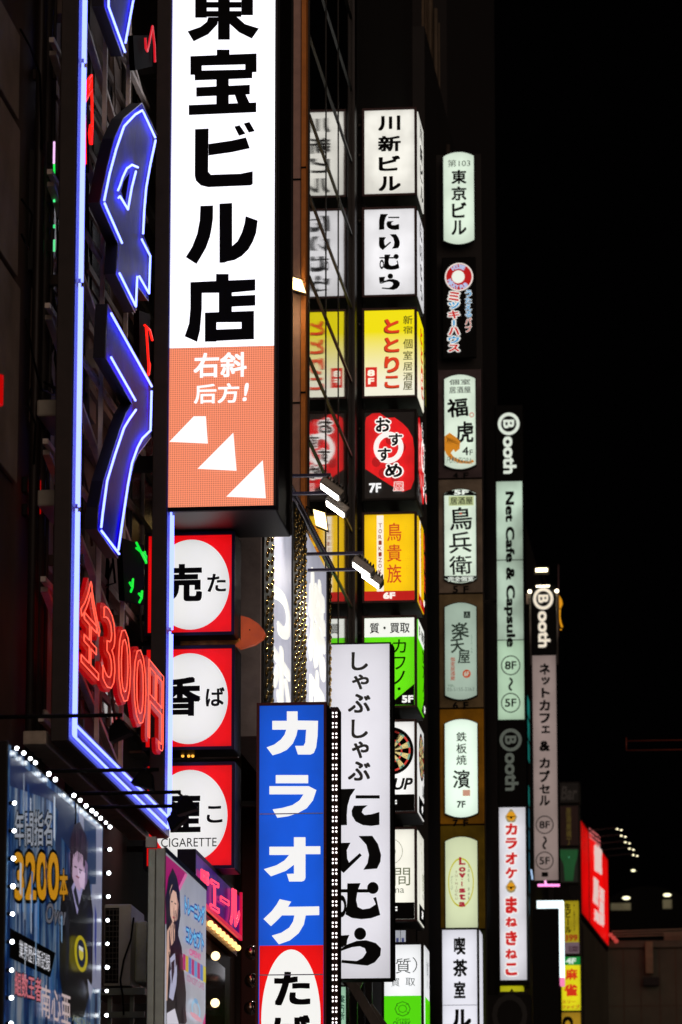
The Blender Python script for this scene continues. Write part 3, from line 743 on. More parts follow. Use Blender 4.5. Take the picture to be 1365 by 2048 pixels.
A.poly(zp([(52, 1355), (382, 1535), (345, 1712), (48, 1570)]), 'k', 'picture')
ptext('業界歴代新記録', 120, 1440, 342, 1565, ('#e8e8f0', .8), sh=.5)
ptext('組数王者', 86, 1665, 278, 1840, ('#d87884', .7), b=.02, outline='k', ob=.05, sh=.28)
ptext('南心亜', 278, 1755, 490, 1990, ('#e0c8c8', .6), b=.01, sh=.38)
ptext('ACQUA', 500, 1975, 640, 2035, ('#a0a890', .5), b=.01, sh=.45)
bl = [(80, 60), (130, 95), (178, 135), (215, 165), (312, 245), (360, 285), (495, 400), (540, 435), (582, 475), (625, 510), (655, 533), (688, 565), (727, 597), (757, 628),
      (755, 790), (748, 960), (745, 1130), (740, 1300), (738, 1470), (736, 1640), (733, 1810), (731, 1985), (63, 455), (60, 655), (55, 855), (52, 1055), (48, 1255), (45, 1455), (42, 1660), (40, 1860), (37, 2045)]
BULB = em('#f4fbff', 12, base=.1)
for x, y in bl:
    p = PB.w(*PB.uv(*z4(x, y)), .05)
    bo = MB().ball(p, rnd.uniform(.014, .019), 8, 6).build('bulb', BULB, post)
    MB().cyl((PX_ + .005, p.y, p.z), (PX_ + .035, p.y, p.z), .016, n=8).build('socket', DARKM, bo)

# ------------------------------------------------------------------ air conditioner
D = 41.0; x0, x1 = Xp(208, 1900, D), Xp(262, 1900, D); z0, z1 = Z(235, 1972, D), Z(235, 1808, D)
ac = thing('air_conditioner', 'white outdoor air conditioner unit with dark grille beside the magenta poster', 'air conditioner', (x0, D, z0))
W_ = paint('#cfcfc2', .45, noise=.12)
MB().box(x0, x1, D, D + .9, z0, z1).build('casing', W_, ac, .015)
MB().box(x0 + .012, Xp(238, 1900, D), D - .012, D - .001, z0 + .03, z1 - .04).build('grille_back', BLACK, ac)
g = MB()
for i in range(14): z = z0 + .06 + (z1 - z0 - .12) * i / 13; g.box(x0 + .012, Xp(238, 1900, D), D - .02, D - .012, z - .004, z + .004)
for i in range(4): x = x0 + .02 + (Xp(238, 1900, D) - x0 - .04) * i / 3; g.box(x - .003, x + .003, D - .026, D - .02, z0 + .04, z1 - .05)
g.build('grille', paint('#504a40', .5), ac)
MB().box(x1 + .002, Xp(287, 1900, D), D + .25, D + .8, z0 + .06, z1 - .14).build('duct_cover', paint('#c8d2b8', .5), ac, .03)
st = MB(); st.box(x0 - .1, x1 + .15, D, D + .9, z0 - .09, z0 - .02); st.box(x0 + .02, Xp(290, 2020, D), D - .02, D + .03, z0 - .32, z0 - .26)
for x in (x0 + .05, x1): st.box(x - .02, x + .02, D + .1, D + .16, 0, z0 - .09)
st.build('stand', paint('#8a9488', .5, .3), ac)
MB().tube([(Xp(p[0], p[1], D - .1), D - .1, Z(p[0], p[1], D - .1)) for p in ((268, 1835), (262, 1880), (248, 1920), (241, 1960), (246, 1990), (248, 2030))], .01, 6).build('cable', BLACK, ac)

# ------------------------------------------------------------------ magenta poster box
MX = -5.55; MP = Side(MX)
uA, vA = MP.uv(330, 1708); uB, vB = MP.uv(413, 1776); zt = (vA + vB) / 2; zb = zt - 4.6
mp_ = thing('poster_box', 'magenta and pale lit poster box showing a dark haired girl in maid dress', 'billboard', (MX, uA, zb))
xe = Xp(296, 1800, uA)
MB().box(xe + .005, MX - .004, uA + .02, uB, zb, zt + .02).build('housing', DARKM, mp_)
g = MB(); xm = (xe + MX) / 2; g.box(xe, xm - .012, uA, uA + .05, zb, zt + .03); g.box(xm - .004, MX + .004, uA - .02, uA + .06, zb, zt + .03); g.build('end_plate', paint('#b4bcb2', .45, .35, noise=.12, scale=6), mp_, .008)
MB().box(xe - .02, xm, uA - .03, uA + .05, zt + .04, zt + .14).build('clamp', GREYM, mp_)
MB().box(MX - .003, MX, uA + .06, uB, zb, zt).build('poster', em('#c9cad6', .62, .1, 1.5), mp_)
MB().box(MX - .02, MX + .006, uA + .06, uB + .03, zt + .001, zt + .05).build('top_rail', DARKM, mp_)
A = Art(MP, mp_, off=.003, k=.75, step=.0006)
z5 = lambda x, y: (280 + x / 3.16, 1400 + y / 3.16)
def zq(pts): return [z5(*p) for p in pts]
A.poly(zq([(158, 975), (295, 1095), (250, 1200), (235, 1330), (158, 1420)]), ('#a00860', .85), 'picture')
A.poly(zq([(285, 1095), (300, 1105), (235, 1240), (228, 1215)]), ('#e070a8', .8), 'picture')
A.poly(zq([(395, 2048), (412, 1980), (412, 2060)]), ('#c01070', .8), 'picture')
# girl
A.poly(zq([(165, 1470), (160, 1250), (178, 1120), (205, 1062), (232, 1120), (250, 1220), (255, 1360), (238, 1480), (262, 1560), (275, 1700), (290, 1850), (285, 2048), (165, 2048)]), ('#140a10', .9), 'picture')
A.poly(zq([(186, 1210), (200, 1165), (228, 1200), (234, 1300), (224, 1390), (205, 1410), (190, 1360)]), ('#e0b4a0', .8), 'picture')
A.poly(zq([(184, 1290), (188, 1210), (205, 1160), (230, 1195), (236, 1260), (226, 1215), (206, 1200), (194, 1230)]), ('#180c12', .9), 'picture')
A.poly(zq([(194, 1268), (204, 1272), (204, 1280), (194, 1277)]), ('#201018', .9), 'picture'); A.poly(zq([(215, 1280), (226, 1286), (226, 1294), (215, 1289)]), ('#201018', .9), 'picture')
A.poly(zq([(203, 1366), (220, 1376), (212, 1384), (204, 1378)]), ('#b84050', .8), 'picture')
A.poly(zq([(164, 1600), (168, 1460), (200, 1405), (218, 1420), (215, 1520), (190, 1560), (175, 1700), (168, 1900), (162, 1900)]), ('#dcb09a', .75), 'picture')
A.poly(zq([(180, 1640), (215, 1600), (232, 1700), (225, 1800), (205, 1900), (180, 1880), (190, 1780)]), ('#b8b8d4', .75), 'picture')
A.poly(zq([(192, 1660), (214, 1640), (212, 1720), (196, 1800)]), ('#281828', .8), 'picture')
A.poly(zq([(165, 1980), (215, 1950), (240, 2048), (165, 2048)]), ('#d8d4e0', .8), 'picture')
for k in range(12):
    a = rnd.uniform(0, 1); x = 168 + 110 * a; y = 1500 + rnd.uniform(-300, 420) * (.4 + a)
    A.poly(zq([(x, y), (x + 4, y - 2), (x + rnd.uniform(6, 16), y + 110), (x + rnd.uniform(2, 8), y + 130)]), (['#3a2028', '#08040a', '#2a141c'][k % 3], .8), 'picture')
A.poly(zq([(222, 1240), (234, 1290), (226, 1385), (216, 1400), (224, 1320)]), ('#b48878', .8), 'picture'); A.poly(zq([(203, 1300), (208, 1330), (202, 1336), (199, 1330)]), ('#c09080', .8), 'picture')
def qt(s, x0, y0, x1, y1, c, **k): A.text(s, *z5(x0, y0), *z5(x1, y1), c, px=True, **k)
qt('トレーニング', 272, 1232, 398, 1350, ('#6ab8e4', .9), b=.05, outline=('#0c48a0', .7), ob=.09, sh=.62)
qt('コンセプト', 280, 1420, 392, 1530, ('#6ab8e4', .9), b=.05, outline=('#0c48a0', .7), ob=.09, sh=.55)
qt('OPEN!!', 300, 1568, 372, 1610, ('#d84a90', .8), b=.03, sh=.5)
cols = ['#c02878', '#d8b838', '#5080d0', '#c02878', '#5aa0d8', '#c02878', '#5080d0', '#d8c838']
for i, c in enumerate(cols): A.poly(zq([(258 + 18 * i, 1602 + 11 * i), (275 + 18 * i, 1612 + 11 * i), (275 + 18 * i, 1712 + 11 * i), (258 + 18 * i, 1702 + 11 * i)]), (c, .7), 'stripe')
qt('CONCEPT CAFE', 282, 1735, 388, 1775, ('#c05890', .7), sh=.55)
c_ = z5(338, 1960); A.ell(c_[0], c_[1], 9, 26, ('#9cc4e0', .8), 'emblem', 24, .7); A.ell(c_[0], c_[1] - 18, 4, 8, ('#7aa8d0', .8), 'emblem', 16)
A.ell(c_[0], c_[1] + 14, 12, 14, ('#e0a0b0', .8), 'emblem', 24)

# ------------------------------------------------------------------ pink neon shop sign over bulbs
KX = -5.95; KP = Side(KX)
u0, v0 = KP.uv(392, 1735); u1, v1 = KP.uv(480, 1868); ztop = v0 + .2
pk = thing('pink_neon_sign', 'purple neon sign with pink outlined characters above a row of warm bulbs', 'sign', (KX, u0, v1))
_, zc0 = KP.uv(415, 1830); zc = (zc0 + v1) / 2
MB().box(KX - .2, KX - .002, u0, u1, zc, ztop).build('housing', DARKM, pk)
MB().box(KX - .001, KX, u0 + .03, u1 - .03, zc + .03, ztop - .05).build('face_panel', em('#4a1080', .55, .4, 3), pk)
mb = MB(); mb.box(KX, KX + .03, u0, u1, zc - .02, zc + .03); mb.box(KX, KX + .03, u1 - .03, u1, zc + .03, ztop); mb.build('rim', em('#e01040', .8), pk)
PK = em('#ff3e5c', 1.7, base=.1)
def kneon(s, x0, y0, x1, y1):
    V, F = layout(s, False); xa, xb = min(p[0] for p in V), max(p[0] for p in V); ya, yb = min(p[1] for p in V), max(p[1] for p in V)
    ua, va = KP.uv(x0, y0); ub, vb = KP.uv(x1, y1)
    f = lambda x, y: KP.uv(x0 + (x - xa) / (xb - xa) * (x1 - x0), y1 - (y - ya) / (yb - ya) * (y1 - y0) + .62 * (x - xa) / (xb - xa) * (x1 - x0))
    mb = MB()
    for lp in outlines(V, F): mb.tube([KP.w(*f(*V[q]), .03) for q in lp], .011, 6, True)
    mb.build('neon_tube', PK, pk)
kneon('エール', 416, 1750, 474, 1822); kneon('HIS', 398, 1738, 412, 1762)
bl2 = MB()
for i in range(8):
    k = i / 7; p = KP.w(u0 + (u1 - u0) * (.32 + .64 * k), zc - .12, .0)
    MB().ball(p, .035, 8, 6).build('bulb', em('#ffc878', 2.2, base=.1), pk)
MB().box(KX - .15, KX - .03, u0 + .3, u1, zc - .2, zc - .03).build('bulb_rail', paint('#8a5a30', .35, .5), pk)
_, zd = KP.uv(420, 2200)
sh = thing('shopfront_case', 'dark framed display case edged with warm round bulbs below the pink neon sign', 'display case', (KX, u0, zd))
MB().box(KX - .3, KX - .1, u0 + .5, u1 - .1, zd, zc - .22).build('frame', paint('#6a4a30', .4, .3), sh)
MB().box(KX - .099, KX - .09, u0 + 1.0, u1 - .6, zd, zc - .4).build('pane', glassmat('#141008', .1), sh)
MB().box(KX - .098, KX - .06, u0 + .78, u0 + .86, zd, zc - .5).build('red_strip', em('#d83010', .6), sh)
for px, py in ((417, 1912), (416, 2006)):
    p = KP.w(*KP.uv(px, py), .08); MB().ball(p, .05, 10, 8).build('bulb', em('#ffdca0', 2.6, base=.1), sh)
for px, py in ((484, 1905), (483, 1961), (482, 2016)):
    p = KP.w(*KP.uv(px, py), .12)
    bo = MB().ball(p, .085, 12, 9).build('mirror_bulb', paint('#d8c8c0', .12, .95, noise=.05), sh)
    MB().cyl(p + Vector((.07, 0, .01)), p + Vector((.13, 0, .02)), .05, .04).build('bulb_cap', paint('#c89040', .25, .8), bo)

# ------------------------------------------------------------------ blue karaoke sign
D = 45.5
t, P, pl = lightbox('karaoke_sign', 'tall blue box sign with white katakana above a red panel with white oval', None, (520, 1412, 647, 2300), D, .62, em('#0a56d4', .92, .12, 1.5), paint('#5a2018', .4, .3), 6, False)
A = Art(P, t)
z6 = lambda pts: zz(pts, 280, 1400, 3.16)
WHT = ('#f4f4f2', .98)
A.poly(z6([(930, 72), (998, 72), (998, 130), (1127, 132), (1124, 230), (1115, 300), (1100, 335), (1080, 345), (1000, 345), (982, 290), (1035, 290), (1046, 270), (1052, 188), (998, 188), (990, 225), (968, 275), (930, 315), (890, 335), (840, 350), (802, 300), (850, 282), (892, 250), (915, 220), (926, 188), (838, 188), (838, 132), (930, 132)]), WHT, 'lettering')
A.poly(z6([(860, 475), (1065, 475), (1065, 527), (860, 527)]), WHT, 'lettering', [z6([(820, 545), (1068, 545), (1117, 570), (1095, 635), (1055, 685), (1000, 715), (940, 735), (870, 745), (840, 692), (900, 683), (965, 665), (1010, 635), (1035, 597), (820, 597)])])
A.poly(z6([(975, 868), (1048, 868), (1048, 925), (1142, 925), (1142, 975), (1048, 975), (1048, 1125), (1040, 1142), (1025, 1148), (945, 1148), (930, 1100), (975, 1098), (975, 1042), (925, 1080), (830, 1115), (785, 1070), (865, 1045), (915, 1015), (945, 980), (820, 980), (820, 928), (975, 928)]), WHT, 'lettering')
A.poly(z6([(885, 1260), (958, 1275), (938, 1308), (1135, 1305), (1135, 1360), (1050, 1362), (1038, 1420), (1005, 1475), (950, 1520), (880, 1545), (835, 1490), (895, 1472), (945, 1440), (970, 1400), (978, 1362), (900, 1362), (865, 1398), (830, 1430), (783, 1385), (835, 1335), (865, 1295)]), WHT, 'lettering')
A.rect(520, 1892, 647, 2300, em('#f20808', .95, .06), 'red_panel')
A.ell(583, 2040, 59, 140, em('#f4f4f0', .98), 'white_oval', 56)
A.text('た', 548, 1943, 623, 2012, b=.05); A.text('ば', 546, 2030, 622, 2100, b=.05)
for py in (1628, 1950): z = Z(584, py, D); MB().box(Xp(520, py, D), Xp(647, py, D), D - .03, D - .022, z - .006, z + .006).build('joint_strip', paint('#b0b8c8', .3, .8), t)
MB().tube([(Xp(590, 1406, D), D + .2, Z(590, 1406, D)), (Xp(592, 1401, D), D + .2, Z(592, 1400, D)), (Xp(596, 1400, D), D + .2, Z(596, 1400, D)), (Xp(598, 1406, D), D + .2, Z(598, 1407, D))], .01).build('hook', BLACK, t)
MB().box(FX, Xp(515, 1600, D), D + .25, D + .35, Z(520, 1605, D), Z(520, 1595, D)).build('bracket', DARKM, t)
# patterned side and diode strip
D2 = 46.6
ls = thing('diode_strip', 'narrow upright strip of white diode clusters between blue karaoke sign and white sign', 'light strip', (Xp(668, 2000, D2), D2, Z(668, 2200, D2)))
xa, xb = Xp(661, 1800, D2), Xp(677, 1800, D2); z0, z1 = Z(668, 2250, D2), Z(668, 1414, D2)
MB().box(xa, xb, D2, D2 + .35, z0, z1).build('housing', paint('#2c1816', .4, .4), ls, .006)
mb = MB()
for x in (xa + .012, (xa + xb) / 2 - .004, xb - .02): mb.box(x, x + .008, D2 - .012, D2 - .0005, z0, z1)
mb.build('rib', paint('#4a2c28', .35, .5), ls)
z = Z(668, 1430, D2); LEDM = em('#fff4f4', 2.4, base=.1)
while z > z0 + .1:
    dm = MB()
    for dx in (-3.6, 3.6):
        for dz in (-3.8, 3.8): dm.ball((xa + (xb - xa) * .55 + dx * D2 / FPX, D2 - .014, z + dz * D2 / FPX), .0125, 6, 4)
    dm.build('diode_cluster', LEDM, ls); z -= 21.4 * D2 / FPX
D3 = 46.3
sp_ = thing('striped_panel', 'thin red and white patterned panel squeezed beside the blue karaoke sign', 'panel', (Xp(655, 2000, D3), D3, Z(655, 2200, D3)))
xa, xb = Xp(651, 1800, D3), Xp(660, 1800, D3); z0, z1 = Z(655, 2250, D3), Z(655, 1530, D3)
MB().box(xa, xb, D3, D3 + .2, z0, z1).build('backing', DARKM, sp_)
z = z1; i = 0
while z > z0 + .2:
    h = rnd.uniform(.03, .12); c = ['#d8c8b8', '#c81420', '#2a2a60', '#c8a080', '#181010', '#b8b0b0'][i % 6]; i += 1
    MB().box(xa + .004, xb - .004, D3 - .006, D3 - .001, z - h + .01, z).build('stripe', em(c, .6, light=False), sp_); z -= h

# ------------------------------------------------------------------ big sign with perforated strips, lit by floodlights and by glow put into its panels
QX = -5.72; Q = Side(QX)
u0 = 47.2; u1 = Q.uv(660, 1150)[0]
_, za = Q.uv(586, 1005); _, zb_ = Q.uv(658, 1148); ztop = (za + zb_) / 2; zbot = Z(600, 1480, 47.5)
pf = thing('floodlit_sign', 'large pale floodlit sign with raised white characters and gold perforated strips', 'sign', (QX, u0, zbot))
MB().box(QX - .4, QX - .01, u0, u1, zbot, ztop).build('housing', paint('#a09a9c', .4, .4), pf, .01)
cuts = [Q.uv(p, 1250)[0] for p in (545, 583, 610, 653)]
PALE_GLOW = em('#d0d0e0', .72, .14, .9)  # floodlight on the panels is put into their emission
MB().box(QX - .009, QX, cuts[0], cuts[1], zbot, ztop - .03).build('panel', PALE_GLOW, pf)
MB().box(QX - .009, QX, cuts[2], cuts[3], zbot, ztop - .03).build('panel', PALE_GLOW, pf)
for ua, ub in ((cuts[1], cuts[2]), (cuts[3], u1), (u0 - .02, cuts[0])):
    MB().box(QX - .008, QX + .02, ua + .02, ub - .02, zbot, ztop).build('strip_backing', paint('#14100e', .5, noise=.3), pf)
    mb = MB(); nn = max(1, int((ub - ua) / .36)); zk = zbot + .06; row = 0
    while zk < ztop - .03:
        for i in range(nn):
            uu = ua + (ub - ua) * (i + .5 + (.25 if row % 2 else -.0)) / (nn + .2)
            mb.ball((QX + .03, uu, zk), .034, 7, 5, (.6, 1.9, 1))
        zk += .072; row += 1
    mb.build('gold_studs', paint('#c8a860', .22, .9, noise=.3), pf)
mb = MB()
mb.tube([(QX + .04, u0, ztop + .02), (QX + .04, u1, ztop + .02)], .03)
for u in [u0 + i * .11 for i in range(int((u1 - u0) / .11))]: mb.ball((QX + .085, u, ztop + .03), .022, 6, 4)
mb.build('top_rail', paint('#7a7480', .25, .9, noise=.3), pf)
aw = Art(Q, pf, off=.03)
def raised(s, x0, y0, x1, y1, b=.05):
    V, F = layout(s, True); xa, xb = min(p[0] for p in V) - b, max(p[0] for p in V) + b; ya, yb = min(p[1] for p in V) - b, max(p[1] for p in V) + b
    ua, va = Q.uv(x0, y0); ub, vb = Q.uv(x1, y1); mb = MB()
    for i in range(9):
        dx, dy = (0, 0) if i == 8 else (b * cos(pi * i / 4), b * sin(pi * i / 4))
        f = lambda x, y: (ua + (x + dx - xa) / (xb - xa) * (ub - ua), vb + (y + dy - ya) / (yb - ya) * (va - vb))
        mb.add([Q.w(*f(x, y), .012 + i * .0005) for x, y in V], F)
        for lp in outlines(V, F):
            n = len(lp); mb.add([Q.w(*f(*V[q]), .012) for q in lp] + [Q.w(*f(*V[q]), .002) for q in lp], [(a, (a + 1) % n, n + (a + 1) % n, n + a) for a in range(n)])
    mb.build('lettering', em('#fffcf2', .95), pf)  # letters emit too, in place of floodlight falling on them
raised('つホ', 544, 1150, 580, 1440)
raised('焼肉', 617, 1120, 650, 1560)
# floodlights: real lamps that light the sign
def flood(D, xa_px, py, heads, lab, warm=False):
    xe = Xp(xa_px, py, D); z = Z(xa_px, py, D)
    t = thing('floodlight', lab, 'floodlight', (xe, D, z), 'floodlights on twin arms')
    for dz, dy in ((0, 0), (-.11, .5)):
        MB().bar((-6.5, D + dy, z + dz), (xe, D + dy, z + dz), .06, .035).build('arm', paint('#4a4660', .35, .6), t)
    for hx, hy, dy in heads:
        c = Vector((Xp(hx, hy, D + dy), D + dy, Z(hx, hy, D + dy)))
        nn_ = Vector((-.6, -.12, -.8)).normalized(); ax = (Vector((.8, .0, -.6)) - nn_ * Vector((.8, 0, -.6)).dot(nn_)).normalized(); yy = ax.cross(nn_).normalized()
        def bx(mb, a0, a1, b0, b1, n0, n1):
            vs = [c + ax * a + yy * b + nn_ * n for n in (n0, n1) for a, b in ((a0, b0), (a1, b0), (a1, b1), (a0, b1))]
            return mb.add(vs, [(3, 2, 1, 0), (4, 5, 6, 7), (0, 1, 5, 4), (1, 2, 6, 5), (2, 3, 7, 6), (3, 0, 4, 7)])
        h = bx(MB(), -.16, .16, -.12, .12, -.1, 0).build('lamp_head', paint('#a8a298', .4, .3), t, .02)
        bx(MB(), -.13, .13, -.085, .085, .001, .012).build('lens', em('#fff6ea', 14, base=.1), h)
        f = MB()
        for i in range(6): bx(f, -.13 + .045 * i, -.12 + .045 * i, -.1, .1, -.14, -.1)
        f.build('cooling_fin', paint('#5a5650', .4, .5), h)
        MB().bar((xe - .02, D + dy, z + .02), tuple(c - nn_ * .08), .03).build('hinge', STEEL, t)
        l = bpy.data.lights.new('flood_light', 'SPOT'); l.energy = 90; l.spot_size = radians(120); l.spot_blend = .6; l.color = (1, .95, .9); l.shadow_soft_size = .08
        lo = bpy.data.objects.new('flood_light', l); COL.objects.link(lo); lo.parent = t
        lo.location = c + nn_ * .05 - Vector(t.location)
        lo.rotation_euler = (Vector((QX, c.y - .3, c.z - 2.2)) - c).to_track_quat('-Z', 'Y').to_euler()
flood(48.6, 662, 950, ((660, 984, 0), (671, 1018, .5)), 'pair of white floodlights on the higher twin arms, by the tiled column')
flood(51.6, 727, 1106, ((723, 1140, 0), (741, 1161, .5)), 'pair of white floodlights on the lower twin arms, before the yellow box sign')
def warm(D, pts, lab):
    P = Front(D); q = [P.uv(*p) for p in pts]; cx_ = sum(a for a, b in q) / 4; cz = sum(b for a, b in q) / 4
    t = thing('wall_floodlight', lab, 'floodlight', (cx_, D, cz), 'warm wall floodlights')
    mb = MB(); prism(mb, P, [(p[0] + (1.5 if p[0] > sum(a[0] for a in pts) / 4 else -1.5), p[1] + (1.5 if p[1] > sum(a[1] for a in pts) / 4 else -2)) for p in pts], -.14, 0); mb.build('lamp_head', DARKM, t)
    mb = MB(); prism(mb, P, pts, .001, .012); mb.build('lens', em('#ffd890', 5, base=.1), t)
    MB().tube([(cx_ - .12, D + .02, cz + .08), (cx_ - .14, D + .03, cz + .16), (cx_ - .2, D + .03, cz + .2), (cx_ - .24, 57 if D > 55 else D + .3, cz + .14)], .01).build('cable', BLACK, t)
    MB().box(cx_ - .05, cx_ + .05, D + .13, 57.01 if D > 55 else D + .4, cz - .03, cz + .03).build('bracket', DARKM, t)
    l = bpy.data.lights.new('wall_light', 'AREA'); l.energy = 9; l.size = .25; l.color = (1, .72, .35)
    lo = bpy.data.objects.new('wall_light', l); COL.objects.link(lo); lo.parent = t; lo.location = (0, -.04, 0); lo.rotation_euler = (pi / 2 - .6, 0, 0)
warm(56.6, [(580, 553), (603, 560), (612, 586), (580, 576)], 'small warm floodlight on the orange brown tiled column')
warm(56.8, [(627, 1019), (650, 1026), (655, 1060), (633, 1050)], 'warm square floodlight below the white twin floodlights')  # added lamp imitating a lamp's reflection in the glass

# ------------------------------------------------------------------ column of stacked box signs
DS = 64.0; GRP = 'box signs stacked on the dark building'
WP = em('#f6f4ea', .88, .22, 2.0); LW = em('#f4f3f6', .9, .2, 1.6)
NIIMURA = [[(325, 78), (468, 75), (425, 140), (402, 220), (396, 300), (398, 380), (300, 385), (300, 200)], rc(470, 130, 672, 157),
    [(455, 218), (572, 214), (532, 245), (522, 272), (545, 296), (600, 290), (670, 270), (670, 378), (600, 388), (530, 380), (470, 350), (440, 300), (437, 260)],
    [(300, 530), (427, 528), (396, 590), (400, 660), (415, 695), (505, 615), (522, 635), (370, 782), (320, 740), (298, 690)], [(495, 472), (610, 470), (658, 540), (684, 630), (678, 690), (650, 745), (535, 755), (570, 700), (582, 630), (560, 545)],
    rc(308, 918, 580, 946), [(615 + 48 * cos(a * pi / 12), 908 + 50 * sin(a * pi / 12)) for a in range(24)],
    [(400, 870), (512, 867), (487, 930), (475, 1010), (488, 1068), (530, 1088), (590, 1078), (640, 1045), (618, 992), (642, 984), (677, 1135), (600, 1162), (520, 1170), (440, 1160), (385, 1130), (396, 1060), (400, 990)],
    [(508 + 50 * cos(a * pi / 12), 1292 + 52 * sin(a * pi / 12)) for a in range(24)], [(300, 1310), (418, 1302), (400, 1345), (395, 1385), (310, 1432)],
    [(310, 1440), (395, 1384), (480, 1352), (560, 1347), (640, 1370), (684, 1415), (678, 1475), (632, 1532), (570, 1560), (350, 1536), (355, 1512), (480, 1521), (530, 1495), (560, 1450), (548, 1415), (505, 1397), (440, 1405), (340, 1440)]]
def niimura(A, f):
    q = [[f(*p) for p in g] for g in NIIMURA]
    A.poly(q[0], 'k', 'lettering', q[1:])
    c0 = f(352, 1062); c1 = f(352 + 42, 1062 + 92)
    A.ell(c0[0], c0[1], c1[0] - c0[0], c1[1] - c0[1], 'k', 'lettering', 32, .52)
def sbox(lab, y0, y1, face, m=5, frame=BROWNF, side=True):
    return lightbox('box_sign', lab, GRP, (729.5, y0, 829.5, y1), DS, 1.3, face, frame, m, side, hang=-6.75)
t, P, pl = sbox('white box sign with four black characters, topmost of the stacked column', 222, 386, WP)
A = Art(pl, t)
A.text('川', 756, 232, 802, 261, b=.05); A.text('新', 756, 272, 803, 303, b=.05); A.text('ビ', 757, 312, 802, 342, b=.05); A.text('ル', 757, 353, 803, 382, b=.05)
t, P, pl = sbox('white box sign with bold brushlike black kana, second from column top', 420, 588, LW)
A = Art(pl, t)
niimura(A, lambda x, y: (757.5 + (x - 290) * 43 / 395, 428 + (y - 75) * 152 / 1485))
t, P, pl = sbox('yellow box sign with red kana and small red floor tag, third from column top', 622, 790, em_print('#f2e000', '#f6f2dc', .98))
A = Art(pl, t)
for i, (ch, a, b_) in enumerate((('と', 638, 666), ('と', 675, 704), ('り', 713, 745), ('こ', 752, 776))):
    A.text(ch, 767 + i * .5, a + 1, 799 + i * .3, b_ + 2, ('#8a3010', .6), b=.05); A.off -= .0015; A.text(ch, 769, a, 800, b_, ('#e03a18', .95), b=.045)
for ch, a, b_ in (('新', 632, 649), ('宿', 653, 668), ('個', 679, 698), ('室', 703, 720), ('居', 726, 742), ('酒', 746, 762), ('屋', 764, 781)):
    A.text(ch, 807, a, 826, b_, ('#6a6418', .5), b=.012)
A.rect(732, 736, 755, 775, ('#d8241a', .95), 'floor_tag'); A.text('8F', 735.5, 741, 751, 770, ('#fff6e0', 1), v=True, b=.06)
t, P, pl = sbox('black box sign with large red brush disc and white ring, fourth from column top', 825, 995, em('#0c0808', .5), frame=DARKM)
A = Art(pl, t)
RD = em('#e6141a', .85, .25, 3, light=True)
A.poly([(731, 845), (733, 835), (745, 827), (760, 826), (775, 836), (790, 835), (805, 846), (816, 857), (826, 875), (829, 900), (829, 960), (822, 978), (806, 984), (790, 976), (768, 962), (757, 955), (742, 945), (731, 938)], RD, 'brush_disc')
for i in range(9):
    a = rnd.uniform(0, 6.28); r = rnd.uniform(10, 40); A.ell(780 + r * cos(a), 905 + r * 1.3 * sin(a), 9, 10, ('#c00c14', .8), 'pattern_petal', 12)
A.ell(778, 896, 30, 31, ('#fbf3ee', 1), 'white_ring', 40, .66)
for ch, x0, y0, x1, y1 in (('お', 752, 836, 782, 865), ('す', 778, 868, 806, 893), ('す', 756, 897, 783, 924), ('め', 771, 929, 806, 956)):
    A.text(ch, x0, y0, x1, y1, 'k', b=.04, outline=('#fdf8f2', 1), ob=.075)
A.text('屋', 788, 966, 808, 983, ('#e83028', .9), b=.02, outline=('#fdf0ea', 1), ob=.06)
A.text('7F', 739, 968, 764, 987, ('#f8f8f8', 1), b=.05)
t, P, pl = sbox('amber yellow box sign with white stripe and red base band, fifth from top', 1030, 1200, em('#f6c404', .98, .1, 2))
A = Art(pl, t)
A.rect(729.5, 1183, 829.5, 1200, ('#c01410', .9), 'red_band'); A.rect(754, 1031, 768, 1183, ('#f8f0e0', 1), 'white_stripe')
for i, ch in enumerate('TORIKIZOKU'): A.text(ch, 757.5, 1047 + 11.6 * i, 764.5, 1055.5 + 11.6 * i, ('#a83a20', .7), b=.02)
for ch, a, b_ in (('鳥', 1047, 1083), ('貴', 1090, 1124), ('族', 1130, 1167)): A.text(ch, 775, a, 804, b_, ('#d0481a', .9), b=.012)
A.text('6F', 767, 1185.5, 792, 1199, ('#fff4ea', 1), b=.07)
t, P, pl = sbox('green and white box sign with black corner, sixth, half behind the white sign', 1237, 1410, em('#62e004', .95, .08, 2))
A = Art(pl, t)
A.rect(729.5, 1237, 829.5, 1273, ('#f4f6ee', 1), 'white_band'); A.text('質・買取', 740, 1246, 820, 1266, b=.02)
A.poly([(829, 1368), (829, 1410), (778, 1410)], 'k', 'black_corner')
A.text('カ', 786, 1279, 813, 1306, b=.01); A.text('フ', 788, 1314, 812, 1339, b=.01); A.text('ノ', 785, 1342, 811, 1370, b=.01); A.ell(799, 1378, 3, 3, 'k', 'lettering', 12)
A.text('5F', 804, 1391, 828, 1406, ('#f4f4f0', 1), b=.06)
t, P, pl = sbox('white box sign showing a dartboard above black base band, seventh in column', 1445, 1622, em('#f4f3f0', 1.0, .08, 2))
A = Art(pl, t)
c = (783, 1502); RX, RY = 45, 47
A.ell(*c, RX, RY, 'k', 'dartboard', 48)
for i in range(20):
    a0 = (i - .5) * pi / 10
    even = i % 2 == 0
    for r0, r1, ca, cb in ((.86, .78, '#e84a40', '#88b8a0'), (.78, .5, '#181210', '#f0d890'), (.5, .43, '#e84a40', '#88b8a0'), (.43, .08, '#181210', '#f0d890')):
        A.off -= .003
        A.ell(*c, RX * r0, RY * r0, 'k' if (ca if even else cb) == '#181210' else ((ca if even else cb), .95), 'board_segment', 3, r1 / r0, a0, a0 + pi / 10)
A.off += .003; A.rect(729.5, 1590, 829.5, 1622, 'k', 'black_band')
